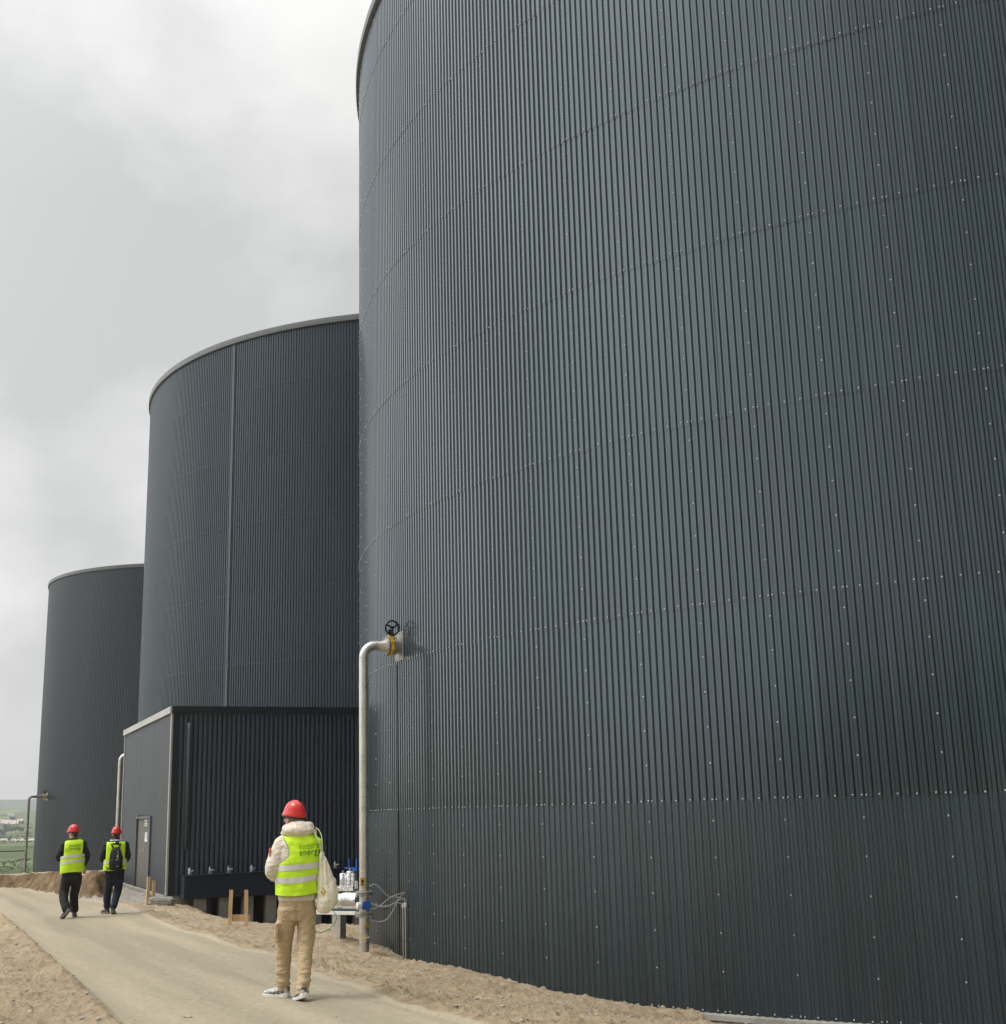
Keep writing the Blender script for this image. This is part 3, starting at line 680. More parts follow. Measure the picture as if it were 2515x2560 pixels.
def sheet(name, s0, s1, z0, z1, mtl, out=.012, marks=()):
    mb = MB(); mb.box(bp_(-out, (s0+s1)/2, (z0+z1)/2), (abs(s1-s0), .004, z1-z0), M=Mside, mi=0)
    for k, (u0, u1, v0, v1, mi) in enumerate(marks):
        mb.box(bp_(-out-.0025-.0005*k, s0+(s1-s0)*(u0+u1)/2, z0+(z1-z0)*(v0+v1)/2), (abs(s1-s0)*(u1-u0), .002, (z1-z0)*(v1-v0)), M=Mside, mi=mi)
    return mb.build(name, [mtl, M['orangeink'], M['greenink'], M['black']])
bpy.data.objects.remove(sg)
s0, z1 = side_s(369.5, 2045); s1, z0 = side_s(362.5, 2065)
o = sheet('notice', min(s0, s1), max(s0, s1), z0, z1, M['paper'], .012, ((.1, .9, .76, .95, 1), (.12, .5, .35, .62, 2), (.55, .88, .35, .62, 1), (.1, .9, .1, .28, 2))); tag(o, 'small coloured safety notice at the top of the grey door', 'notice')
s0, z1 = side_s(369.8, 2081); s1, z0 = side_s(362.8, 2104)
o = sheet('notice', min(s0, s1), max(s0, s1), z0, z1, M['paper'], .012, ((.12, .88, .84, .9, 3), (.12, .8, .70, .73, 3), (.12, .85, .6, .63, 3), (.12, .7, .5, .53, 3), (.12, .85, .4, .43, 3))); tag(o, 'plain white sheet of paper stuck at eye height on the grey door', 'notice')
# rainwater pipe on the front
f0, z0 = front_s(474, 1813, .1); f1, z1 = front_s(462, 2125, .1)
mb = MB(); mb.tube(bez([bp_(f0, 0, z0-.0, -.03), bp_(f0, 0, z0+.02, .06), bp_(f0, 0, z0-.1, .12), bp_(f0, 0, z0-.5, .12)], 8)+[bp_(f0, 0, z1, .12)], .055, 16); bput(mb.build('downpipe', M['bldg'], None, True))
# plinth, service duct, piers
mb = MB(); mb.box(bp_(.55, .28, ZB-.25), (1.1, .5, .48), M=Mfront, bev=.01)
mb.box(bp_(-.0, 4.6, ZB-.05), (8.9, .2, .08), M=Mside, bev=.01); bput(mb.build('plinth', M['concrete']))
DW = .62
fa, za = front_s(460, 2190, DW); fb, zb_ = front_s(461, 2248, DW); fc, zc = front_s(873, 2172, DW)
print('duct', fa, za, zb_, fc, zc)
DT = (za+zc)/2
duct = MB(); duct.box(bp_((fa+fc)/2, -.03, (DT+zb_)/2, DW/2), (fc-fa, DW, DT-zb_), M=Mfront, bev=.012)
duct.box(bp_((fa+fc)/2, -.03, DT+.008, DW/2+.01), (fc-fa+.03, DW+.03, .016), M=Mfront, bev=.003)
bput(duct.build('service_duct', M['navy']))
for i in range(13):
    fp = front_s(500, 2255, .4)[0]+i*.585
    if fp > LF-.3: break
    zt_ = zb_-.004; mb = MB(); mb.box(bp_(fp, 0, (zt_-3.4)/2, .40), (.27, .30, zt_+3.4), M=Mfront, bev=.015); bput(mb.build('concrete_pier', M['concrete']))
mb = MB(); mb.box(bp_(LF/2+.6, .55, (zb_-3.4)/2), (LF-1.2, .12, 3.4+zb_-.02), M=Mfront); bput(mb.build('dark_gap_wall', M['black']))  # black wall: the shade of the gaps between piers is in its colour
# taps on the duct
tv = None
fspots = []
for px, py in ((478, 2183), (529, 2180), (576, 2177), (633, 2175), (685, 2172), (738, 2171), (790, 2169), (842, 2166)):
    f_, _ = front_s(px, py, .35); fspots.append(f_)
for i, f_ in enumerate(fspots):
    base = bp_(f_, 0, DT+.016, .34)
    if tv is None:
        tv = empty('valve', (0, 0, 0))
        mb = MB(); mb.lathe([(0, .028), (.10, .028)], (0, 0, 0), (0, 0, 1), 14); bod = mb.lathe([(-.07, .03), (-.06, .05), (-.05, .03), (.03, .03), (.035, .055), (.05, .055)], (0, 0, .10), -BF, 16); bod.build('valve_body', M['steel'], tv, True, 35)
        mb = MB(); mb.lathe([(0, .02), (.004, .105), (.018, .11), (.024, .095), (.026, .03)], Vector((0, 0, .10))-BF*.05, -BF, 28); mb.build('blind_flange', M['disc'], tv, True, 35)
        mb = MB(); mb.box((BF*.12+Vector((0, 0, .165))), (.24, .03, .018), M=Mfront, bev=.005); mb.cyl(Vector((0, 0, .12)), Vector((0, 0, .17)), .014, 10); mb.build('lever', M['blue_dull'], tv)
        cur = tv
    else: cur = copy_tree(tv)
    cur.location = base; cur.scale = (.82, .82, .82); cur.rotation_euler = (0, 0, random.uniform(-.12, .12))
    names = ['first valve from the building corner on top of the dark duct', 'second valve from the building corner on top of the dark duct', 'third valve from the building corner on top of the dark duct', 'fourth valve on the dark duct, just left of the man in the cream jacket', 'duct valve hidden behind the shoulder of the man in the cream jacket', 'duct valve hidden behind the back of the man in the cream jacket', 'duct valve behind the cream tote bag', 'last valve on the right end of the dark duct, beside the silver vessel']
    tag(cur, names[i], 'valve', 'valves with white disc and blue lever on the duct')
# stone lump at the corner
mb = MB(); bm = bmesh.new(); bmesh.ops.create_icosphere(bm, subdivisions=4, radius=1)
for v in bm.verts:
    c = v.co.copy(); c = Vector([math.copysign(abs(k)**.55, k) for k in c])
    v.co = Vector((c.x*.30, c.y*.16, c.z*.12))*(1+.15*mnoise.noise(c*2.1)+.06*mnoise.noise(c*7))
me = bpy.data.meshes.new('block'); bm.to_mesh(me); bm.free()
p = at(405, 2254, 31.9); o = link('concrete_block', me, M['concrete'], None, True); o.location = (p.x, p.y, gz(p.x, p.y)+.07); o.rotation_euler = (0, .05, .2)
tag(o, 'broken grey concrete block lying by the building corner and the far wooden stakes', 'block')

# ================================================================ PIPES
PM = None
def pipe_assembly(plate, nrm, zax, rad, ztop_wheel, zbot, run, label, detailed=True, lower=True, reducer=True):
    nrm = Vector(nrm).normalized(); tg = Vector((-nrm.y, nrm.x, 0))
    if tg.dot(plate) > 0: tg = -tg       # towards the eye
    root = empty('gas_pipe', (plate.x+nrm.x*run, plate.y+nrm.y*run, zbot), 0, label, 'pipe', 'steel pipes rising beside the tanks')
    off = -Vector(root.location)
    def put(o): o.parent = root; o.location = off; return o
    V = Vector((plate.x, plate.y, 0))+nrm*run; er = rad*2.6
    mb = MB(); pts = [V+Vector((0, 0, zbot-.25)), V+Vector((0, 0, zax-er-.002))]
    for k in range(0, 11):
        a = math.pi/2*k/10; pts.append(V+Vector((0, 0, zax-er))-nrm*(er*(1-math.cos(a)))+Vector((0, 0, er*math.sin(a))))
    fl = .20 if reducer else .1
    rs = [rad]*len(pts)
    pts.append(Vector((V.x, V.y, zax))-nrm*(er+.08)); rs.append(rad)
    end = Vector((plate.x, plate.y, zax))+nrm*fl
    pts.append(end+nrm*.03); rs.append(rad*1.5 if reducer else rad)
    if lower:
        i0 = 1
        pts[0:1] = [pts[0], V+Vector((0, 0, (lower[0]+lower[1])/2))]; rs.insert(0, rad)
    mb.tube(pts, rs, 32); o = put(mb.build('pipe_run', PM or M['steel'], None, True, 50))
    # weld beads
    mb = MB()
    for z_ in (zax-er, ): mb.lathe([(-.006, rad), (0, rad+.004), (.006, rad)], V+Vector((0, 0, z_)), (0, 0, 1), 32)
    q_ = Vector((V.x, V.y, zax))-nrm*er; mb.lathe([(-.006, rad), (0, rad+.004), (.006, rad)], q_, -nrm, 32)
    for z_ in (zbot+.36, (zax+zbot)*.5, zbot+1.32): mb.lathe([(-.005, rad), (0, rad+.003), (.005, rad)], V+Vector((0, 0, z_)), (0, 0, 1), 32)
    put(mb.build('weld_bead', M['steel_dull'], None, True))
    R2 = rad*1.5 if reducer else rad
    def flange(c, ax, r, nb, thick=.022, bolts=True):
        mb = MB(); mb.lathe([(-thick/2, r-.004), (-thick/2+.003, r), (thick/2-.003, r), (thick/2, r-.004)], c, ax, 40)
        put(mb.build('flange', M['steel_dull'], None, True, 40))
    def bolts(c, ax, r, nb, ln):
        ax = Vector(ax).normalized(); rf = Vector((0, 0, 1)) if abs(ax.z) < .9 else Vector((1, 0, 0)); a1 = (rf-ax*rf.dot(ax)).normalized(); b1 = ax.cross(a1); mb = MB()
        for k in range(nb):
            a = 2*math.pi*(k+.5)/nb; q = c+a1*(r*math.cos(a))+b1*(r*math.sin(a)); mb.cyl(q-ax*ln/2, q+ax*ln/2, .008, 8); mb.cyl(q-ax*ln/2, q-ax*(ln/2-.014), .015, 6); mb.cyl(q+ax*(ln/2-.014), q+ax*ln/2, .015, 6)
        put(mb.build('bolts', M['steel'], None))
    flange(end+nrm*.045, nrm, R2+.048, 8); flange(end-nrm*.075, nrm, R2+.048, 8)
    bolts(end-nrm*.015, nrm, R2+.030, 8, .20)
    # yellow lug body of the butterfly valve with its neck
    mb = MB(); n = 64; vs = []; fs = []
    a1 = Vector((0, 0, 1)); b1 = nrm.cross(a1); c = end-nrm*.015
    for sx in (-.03, .03):
        for k in range(n):
            a = 2*math.pi*k/n; rr = R2+.034+.022*max(0, math.cos(a*8+math.pi))**.6 if math.cos(a*8+math.pi) > 0 else R2+.034
            vs.append(c+nrm*sx+a1*(rr*math.cos(a))+b1*(rr*math.sin(a)))
    for k in range(n): k2 = (k+1) % n; fs.append((k, k2, n+k2, n+k))
    fs.append(tuple(reversed(range(n)))); fs.append(tuple(n+k for k in range(n))); mb.add(vs, fs)
    mb.cyl(c+Vector((0, 0, R2)), c+Vector((0, 0, R2+.10)), .03, 16); put(mb.build('valve_body', M['yellow'], None, True, 30))
    # gearbox and handwheel
    g = c+Vector((0, 0, R2+.13)); mb = MB(); mb.box(g, (.10, .09, .07), rz=math.atan2(tg.y, tg.x), bev=.012); mb.cyl(g, g+tg*.12, .014, 12); put(mb.build('gearbox', M['black'], None))
    hw = g+tg*.12+Vector((0, 0, ztop_wheel)); WR = .122; mb = MB()
    u1 = nrm; w1 = Vector((0, 0, 1)); ring = [hw+u1*(WR*math.cos(2*math.pi*k/40))+w1*(WR*math.sin(2*math.pi*k/40)) for k in range(41)]
    mb.tube(ring, .017, 10, False); mb.cyl(hw-tg*.02, hw+tg*.02, .028, 16)
    for k in range(3):
        a = 2*math.pi/3*k+.4; q = hw+u1*(WR*math.cos(a))+w1*(WR*math.sin(a)); mid_ = (hw+q)/2+u1*(-math.sin(a)*.012)+w1*(math.cos(a)*.012); mb.tube([hw, mid_, q], [(.016, .010)]*3, 8)
    wo_ = mb.build('handwheel', M['black'], None, True, 40); put(wo_)
    # wall plate
    Mp = Matrix(((tg.x, nrm.x, 0, 0), (tg.y, nrm.y, 0, 0), (0, 0, 1, 0), (0, 0, 0, 1)))
    mb = MB(); mb.box(Vector((plate.x, plate.y, zax))+nrm*.01, (.40, .012, .50), M=Mp, bev=.002)
    for sx in (-.17, 0, .17):
        for sz in (-.22, .22): q = Vector((plate.x, plate.y, zax+sz))+tg*sx+nrm*.016; mb.cyl(q, q+nrm*.008, .012, 8)
    put(mb.build('wall_plate', M['steel_dull'], None))
    mb = MB(); mb.lathe([(0, R2), (.14, R2)], Vector((plate.x, plate.y, zax)), nrm, 32); put(mb.build('pipe_stub', M['steel_dull'], None, True, 40))
    if lower:
        for zf in lower:
            for dz in (-.016, .016): flange(V+Vector((0, 0, zf+dz)), (0, 0, 1), rad+.062, 8, .024)
            bolts(V+Vector((0, 0, zf)), (0, 0, 1), rad+.038, 8, .10)
    return root, put, V, tg
na = R(-155.08); nr1 = Vector((math.cos(na), math.sin(na), 0))
pl = Vector((-1.848, 21.559, 0))
zf1 = at(905, 2235, 21.3).z; zf2 = at(905, 2287, 21.3).z
p1root, pput, PV, PT = pipe_assembly(pl, nr1, 2.80, .080, .05, -2.25, .66, 'tall pale steel pipe rising before the near tank, black handwheel at its top', lower=(zf1, zf2))
# blue and white transmitter between the flanges, tags
zm = (zf1+zf2)/2-.02; c = PV+PT*.10-nr1*.0
mb = MB(); mb.lathe([(0, .05), (.02, .058), (.07, .058), (.08, .045)], c+Vector((0, 0, zm))+nr1*.08, nr1, 24); pput(mb.build('transmitter_cover', M['white'], None, True, 40))
mb = MB(); mb.box(c+Vector((0, 0, zm)), (.13, .10, .13), rz=math.atan2(nr1.y, nr1.x), bev=.02); mb.cyl(PV+Vector((0, 0, zm)), c+Vector((0, 0, zm)), .025, 12); pput(mb.build('transmitter', M['blue'], None, False))
mb = MB(); q = PV+PT*.0+Vector((0, 0, at(900, 2206, 21.2).z)); Mt = Matrix(((nr1.x, PT.x, 0, 0), (nr1.y, PT.y, 0, 0), (0, 0, 1, 0), (0, 0, 0, 1)))
mb.box(q+PT*.088+nr1*.055, (.075, .003, .13), M=Mt, mi=0); mb.box(q+PT*.091+nr1*.055+Vector((0, 0, .01)), (.03, .002, .05), M=Mt, mi=1); mb.box(q+PT*.091+nr1*.055+Vector((0, 0, -.04)), (.05, .002, .012), M=Mt, mi=1)
pput(mb.build('yellow_label', [M['yellow'], M['black']], None))
mb = MB(); q = PV+PT*.083-nr1*.025+Vector((0, 0, at(912, 2317, 21.2).z)); w1 = Vector((0, 0, 1))
def tri(c_, s_, o_, mi): mb.add([c_+PT*o_+w1*s_, c_+PT*o_-w1*s_*.6-nr1*s_*.9, c_+PT*o_-w1*s_*.6+nr1*s_*.9, c_+w1*s_, c_-w1*s_*.6-nr1*s_*.9, c_-w1*s_*.6+nr1*s_*.9], [(0, 1, 2), (3, 5, 4), (0, 3, 4, 1), (1, 4, 5, 2), (2, 5, 3, 0)], mi)
tri(q, .060, .002, 1); tri(q, .050, .004, 0)
mb.box(q+PT*.007+w1*.004, (.008, .003, .038), M=Mt, mi=1); mb.box(q+PT*.007-w1*.012+nr1*.014, (.026, .003, .008), M=Mt, mi=1); mb.box(q+PT*.007-w1*.012-nr1*.014, (.02, .003, .016), M=Mt, mi=1)
pput(mb.build('warning_triangle', [M['yellow'], M['black']], None))
mb = MB(); q = PV+Vector((0, 0, at(912, 2347, 21.2).z)); mb.tube([q+nr1*(.085*math.cos(t))+PT*(.085*math.sin(t)) for t in np.linspace(0, 2*math.pi, 30)], .004, 6)
for a_ in (0, 1, 2, 3, 4): mb.tube([q+PT*.09, q+PT*(.12+.02*a_)-nr1*(.05*math.cos(a_*1.3))+w1*(.06*math.sin(a_*1.7))], .004, 5)
pput(mb.build('tie_wire', mat('straw_twine', (.6, .5, .28), .8), None))
# second and third pipes
h = hitcyl(352, 1890, T2); d2 = Vector((-12.9, 46.6, 0))
az2 = math.radians(199.0); n2_ = Vector((math.cos(az2), math.sin(az2), 0)); pl2 = Vector((T2[0], T2[1], 0))+n2_*T2[2]
tgt = at(295, 1890, 1).normalized()
# choose the wall point whose vertical run lands on the pipe's bearing
best = None
for k in range(1600, 2300, 5):
    a = math.radians(k/10); nn = Vector((math.cos(a), math.sin(a), 0)); q = Vector((T2[0], T2[1], 0))+nn*(T2[2]+.66)
    b_ = math.atan2(q.x, q.y)-math.atan2(ray(296, 1950).x, ray(296, 1950).y)
    if abs(b_) < .0012 and (best is None or q.length < best[2]): best = (nn, q, q.length)
print('pipe2', best)
if best: pl2 = Vector((T2[0], T2[1], 0))+best[0]*T2[2]; n2_ = best[0]
pipe_assembly(pl2, n2_, at(310, 1888, best[2] if best else 48).z, .08, .05, gzs(pl2.x+n2_.x*.66, pl2.y+n2_.y*.66), .66, 'pale steel pipe bending behind the plant building, above the man with the backpack', lower=False)
best = None
for k in range(1300, 2500, 5):
    a = math.radians(k/10); nn = Vector((math.cos(a), math.sin(a), 0)); q = Vector((T3[0], T3[1], 0))+nn*(T3[2]+1.15)
    b_ = math.atan2(q.x, q.y)-math.atan2(ray(62, 2050).x, ray(62, 2050).y)
    if abs(b_) < .0022 and (best is None or q.length < best[2]): best = (nn, q, q.length)
print('pipe3', best)
PM = M['pipe_dark']
pl3 = Vector((T3[0], T3[1], 0))+best[0]*T3[2]
pipe_assembly(pl3, best[0], at(75, 1988, best[2]).z-.1, .078, .05, -3.2, 1.15, 'thin pipe with a small handwheel left of the farthest tank, against the green hills', lower=False)
# lapped sheet edge below the valve plate
la = math.atan2(hitcyl(994, 1800, T1).y-T1[1], hitcyl(994, 1800, T1).x-T1[0]); mb = MB()
mb.box(Vector((T1[0]+(T1[2]+.003)*math.cos(la), T1[1]+(T1[2]+.003)*math.sin(la), (2.5-2.47)/2)), (.010, .012, 4.97), rz=la); put1(mb.build('sheet_lap', M['navy'], None))
# rail from the third pipe to the left
rl = empty('guard_rail', (0, 0, 0), 0, 'thin dark rail at the far left edge in front of the green valley', 'railing')
q0 = at(61, 2127, best[2]-.3); q1 = q0+Vector((-9, 1.5, -.02)); rl.location = (q0.x, q0.y, -3.1); offr = -Vector(rl.location)
def rput(o): o.parent = rl; o.location = offr; return o
mb = MB(); mb.tube([q0, q1], .035, 10); rput(mb.build('top_rail', M['darktrim'], None, True))
for t in (.45, .95):
    q = q0.lerp(q1, t); mb = MB(); mb.tube([Vector((q.x, q.y, -3.4)), q], .03, 10); rput(mb.build('post', M['darktrim'], None, True))

# ================================================================ SILVER VESSEL
vd = 22.2
ves = empty('insulated_vessel', at(838, 2353, vd), 0, 'silver foil-clad horizontal vessel on a steel post, between the tote bag and the near pipe', 'vessel')
voff = -Vector(ves.location)
def vput(o): o.parent = ves; o.location = voff; return o
c0 = at(800, 2251, vd+.35); c1 = at(893, 2249, vd-.1); ax = (c1-c0); ax.z = 0; axn = ax.normalized(); L_ = ax.length; cz = (c0.z+c1.z)/2
c0.z = cz; rv = .158
vn = Vector((axn.y, -axn.x, 0))
mb = MB(); mb.lathe([(0, .03), (.0, rv*.93), (.012, rv), (L_*.33, rv), (L_*.33+.006, rv+.004), (L_*.33+.012, rv), (L_*.7, rv), (L_*.7+.006, rv+.004), (L_*.7+.012, rv), (L_+.06, rv), (L_+.07, rv*.9), (L_+.07, .02)], c0, axn, 48); vput(mb.build('foil_jacket', M['silver'], None, True, 40))
Mv = Matrix(((axn.x, vn.x, 0, 0), (axn.y, vn.y, 0, 0), (0, 0, 1, 0), (0, 0, 0, 1)))
mb = MB(); mb.box(c0+axn*(L_/2)+Vector((0, 0, rv+.035)), (L_*.98, .22, .09), M=Mv, bev=.01); vput(mb.build('jacket_box', M['silver'], None))
mb = MB(); mb.box(c0+axn*(L_*.45)+Vector((0, 0, -rv-.04)), (L_*1.25, .30, .055), M=Mv, bev=.006); vput(mb.build('support_beam', M['white'], None))
pp = c0+axn*(L_*.52); zz = at(838, 2353, vd).z
mb = MB(); mb.box(Vector((pp.x, pp.y, (cz-rv-.07+zz-.6)/2)), (.17, .17, cz-rv-.07-zz+.6), M=Mv, bev=.008); vput(mb.build('post', M['steel'], None))
for px, hgt, r_ in ((851, .20, .06), (864, .17, .042), (877, .235, .062), (890, .20, .045)):
    q = at(px, 2225, vd); q = c0+axn*((q-c0).dot(axn)); mb = MB(); zb0 = cz+rv+.081
    mb.lathe([(0, r_), (hgt-.01, r_), (hgt, r_*.9), (hgt+.003, .01)], Vector((q.x, q.y, zb0)), (0, 0, 1), 28); vput(mb.build('insulated_stub', M['silver'], None, True, 40))
    mb = MB(); mb.cyl(Vector((q.x, q.y, zb0+hgt+.005)), Vector((q.x, q.y, zb0+hgt+.04)), .018, 12); vput(mb.build('stem', M['steel_dull'], None, True, 40))
q = at(885, 2188, vd); q.z = cz+rv+.36
mb = MB(); mb.box(q-axn*.09+Vector((0, 0, 0)), (.20, .025, .025), M=Mv, bev=.004); mb.cyl(q-axn*.10, q-axn*.10+Vector((0, 0, .16)), .012, 10)
mb.box(q+axn*.03+Vector((0, 0, -.03)), (.09, .05, .06), M=Mv, bev=.006); mb.box(q+axn*.055+Vector((0, 0, .06)), (.025, .025, .20), M=Mv, bev=.004); mb.box(q-axn*.03+Vector((0, 0, -.06)), (.10, .03, .03), M=Mv, bev=.004)
vput(mb.build('lever', M['blue'], None))
q = at(835, 2210, vd); mb = MB(); mb.lathe([(0, .01), (.01, .035), (.09, .04), (.14, .02), (.15, .005)], Vector((q.x, q.y, cz+rv+.07)), (0, 0, 1), 20); vput(mb.build('vent_cap', M['steel'], None, True))
for px in (889, 893.5):
    q = at(px, 2222, vd-.35); mb = MB(); mb.cyl(q, at(px, 2202, vd-.35), .012, 10); vput(mb.build('sight_glass', M['white'], None))
mb = MB(); q = at(891, 2212, vd-.34); mb.box(q, (.075, .012, .19), M=Mv, bev=.003); vput(mb.build('gauge_back', M['black'], None))
# green hose hanging under the vessel
g_ = bez([at(833, 2278, vd-.25), at(841, 2290, vd-.28), at(838, 2305, vd-.3), at(822, 2323, vd-.3), at(803, 2331, vd-.3), at(785, 2327, vd-.3), at(779, 2322, vd-.3), at(786, 2312, vd-.25), at(784, 2290, vd-.2), at(780, 2270, vd-.2)], 8)
mb = MB(); mb.tube(g_, .0085, 8); o = mb.build('green_hose', M['greencable'], None, True); tag(o, 'thin green hose looping below the silver vessel, behind the tote bag', 'hose')

# ================================================================ CONDUITS AND CABLES ON THE NEAR TANK
def wallp(px, py, off): 
    h = hitcyl(px, py, T1); nn = Vector((h.x-T1[0], h.y-T1[1], 0)).normalized(); return h+nn*off
for i, (px, py0) in enumerate(((1014.5, 2261), (1020.5, 2259))):
    top = wallp(px, py0, .05); r_ = empty('conduit', (top.x, top.y, gz(top.x, top.y)), 0, ('left' if i == 0 else 'right')+' of the two thin vertical steel conduits on the near tank wall', 'conduit', 'steel conduits at the foot of the near tank')
    mb = MB(); mb.cyl(Vector((0, 0, -.2)), Vector((0, 0, top.z-r_.location.z)), .012, 12); mb.build('conduit_tube', M['steel'], r_, True, 40)
    mb = MB(); z_ = top.z-r_.location.z; mb.cyl(Vector((0, 0, z_-.05)), Vector((0, 0, z_+.02)), .020, 12); mb.build('cable_gland', M['white'], r_, True, 40)
e1 = wallp(1014.5, 2259, .05); e2 = wallp(1020.5, 2257, .05); e3 = wallp(1012, 2232, .05)
pd = 21.4
def mixp(px, py, t): a = at(px, py, 21.25+.25*t*0); d_ = 21.3+(Vector((e1.x, e1.y, 0)).length-21.3)*t; return at(px, py, d_)
paths = [[(924, 2216, 0), (932, 2211, .1), (942, 2213, .2), (955, 2226, .35), (967, 2238, .5), (978, 2242, .65), (993, 2243, .8), (1007, 2247, .95), (1014.5, 2259, 1)],
         [(911, 2258, 0), (920, 2256, .1), (932, 2259, .2), (945, 2264, .3), (958, 2265, .45), (974, 2263, .6), (990, 2255, .75), (1005, 2246, .9), (1013, 2248, .97), (1020.5, 2257, 1)],
         [(918, 2269, 0), (930, 2272, .15), (943, 2269, .3), (960, 2256, .5), (978, 2243, .65), (995, 2236, .8), (1008, 2232, .95), (1012, 2231, 1)],
         [(924, 2299, 0), (938, 2303, .2), (953, 2304, .35), (968, 2297, .5), (980, 2281, .6), (988, 2265, .7), (997, 2246, .85), (1012, 2231, 1)],
         [(912, 2260, 0), (925, 2259, .1), (940, 2264, .25), (956, 2267, .4), (973, 2265, .6), (992, 2257, .8), (1012, 2262, .97), (1014.5, 2261, 1)]]
clab = ['top grey cable, arching from the upper flange of the near pipe to the conduits', 'grey cable running almost level from the blue transmitter to the right conduit', 'grey cable dipping below the transmitter and rising to a loose end', 'lowest grey cable, hanging in a deep curve right of the near pipe', 'grey cable lying just under the level one, ending at the left conduit']
for i, cp in enumerate(paths):
    mb = MB(); mb.tube(bez([mixp(*q) for q in cp], 8), .0065, 8); o = mb.build('cable', M['cable'], None, True); tag(o, clab[i], 'cable', 'thin grey cables between pipe and conduits')

# ================================================================ WOODEN STAKES (profile boards)
def stakes(pa, pb, ha, hb, bz, w, label, ext=.10):
    root = empty('profile_board', (pa.x, pa.y, gz(pa.x, pa.y)), 0, label, 'wooden stakes', 'timber stake frames in the sand')
    ax = Vector((pb.x-pa.x, pb.y-pa.y, 0)); L_ = ax.length; an = math.atan2(ax.y, ax.x)
    for k, (x, h_) in enumerate(((0, ha), (L_, hb))):
        mb = MB(); t_ = Matrix.Rotation(an, 4, 'Z') @ Matrix.Rotation(.02*(1-2*k), 4, 'Y')
        mb.box(Vector((math.cos(an)*x, math.sin(an)*x, h_/2-.15)), (w, w*.55, h_+.3), M=t_, bev=.003); mb.build('post', M['wood'], root)
    mb = MB(); nn = Vector((math.sin(an), -math.cos(an), 0)); a1 = Vector((math.cos(an), math.sin(an), 0))
    dz_ = gz(pb.x, pb.y)-gz(pa.x, pa.y)
    mb.box(a1*(L_/2+.03)-nn*(w*.275+.011)+Vector((0, 0, bz)), (L_+ext, .02, .12), M=Matrix.Rotation(an, 4, 'Z') @ Matrix.Rotation(.05, 4, 'Y'), bev=.002); mb.build('cross_board', M['wood'], root)
    return root
def onground(px, py):
    d = ray(px, py)
    t = 3.0
    while t < 200:
        q = d*t
        if q.z < gz(q.x, q.y): return q
        t += .03
    return d*t
qa = onground(575, 2312); qb = onground(615.5, 2308)
print('stakes', qa, qb)
qb = Vector((qa.x+(at(615.5, 2300, qa.xy.length).x-qa.x), at(615.5, 2300, qa.xy.length).y, 0))
stakes(qa, qb, at(574, 2225, qa.xy.length).z-gz(qa.x, qa.y), at(615, 2225, qa.xy.length).z-gz(qa.x, qa.y), at(600, 2295, qa.xy.length).z-gz(qa.x, qa.y), .072, 'nearer and taller pair of timber stakes with a cross board, left of cream-jacketed man')
qa = onground(369, 2257); dd_ = min(qa.xy.length, 32.3); qa = at(369, 2257, dd_); qb = at(383.5, 2257, dd_+.05)
stakes(qa, qb, at(369, 2192, dd_).z-gz(qa.x, qa.y), at(383, 2202, dd_).z-gz(qa.x, qa.y), at(376, 2248, dd_).z-gz(qa.x, qa.y), .075, 'farther pair of timber stakes, standing before the grey door', ext=.06)
# stones scattered on the sand
sm = []
for k in range(5):
    bm = bmesh.new(); bmesh.ops.create_icosphere(bm, subdivisions=2, radius=1)
    for v in bm.verts: v.co *= 1+.35*mnoise.noise(v.co*1.3+Vector((k*7, 0, 0)))
    for v in bm.verts: v.co.z *= .6
    me = bpy.data.meshes.new('stones'); bm.to_mesh(me); bm.free(); sm.append(me)
mb = MB()
for k in range(2600):
    az = R(random.uniform(-27, 24)); d = 7+30*random.random()**1.6; x, y = d*math.sin(az), d*math.cos(az)
    sd = float(path_sd(np.array([x]), np.array([y]))[0])
    if sd < .05 and random.random() > .22: continue
    s_ = random.choice((.006, .009, .012, .018, .026)) if sd > .05 else random.choice((.004, .005, .007, .009))
    me = random.choice(sm); zg = gz(x, y); an = random.uniform(0, 6.28)
    mb.add([(x+s_*(v.co.x*math.cos(an)-v.co.y*math.sin(an)), y+s_*(v.co.x*math.sin(an)+v.co.y*math.cos(an)), zg+s_*(v.co.z+.25)) for v in me.vertices], [tuple(p.vertices) for p in me.polygons])
o = mb.build('pebbles', M['stone'], None); tag(o, 'loose pebbles and clods strewn over the sand', 'pebbles', kind='stuff')
# scrap of white film on the path
q = atz(470, 2545, -1.65); mb = MB(); vs = []; fs = []
for i in range(7):
    for j in range(4): vs.append((q.x+(i-3)*.016, q.y+(j-1.5)*.012+.01*math.sin(i), gz(q.x, q.y)+.008+.006*math.sin(i*1.7+j)))
for i in range(6):
    for j in range(3): fs.append((i*4+j, (i+1)*4+j, (i+1)*4+j+1, i*4+j+1))
mb.add(vs, fs); o = mb.build('litter', M['stone'], None, True); tag(o, 'small pale scrap of litter on the path at the bottom edge', 'litter')

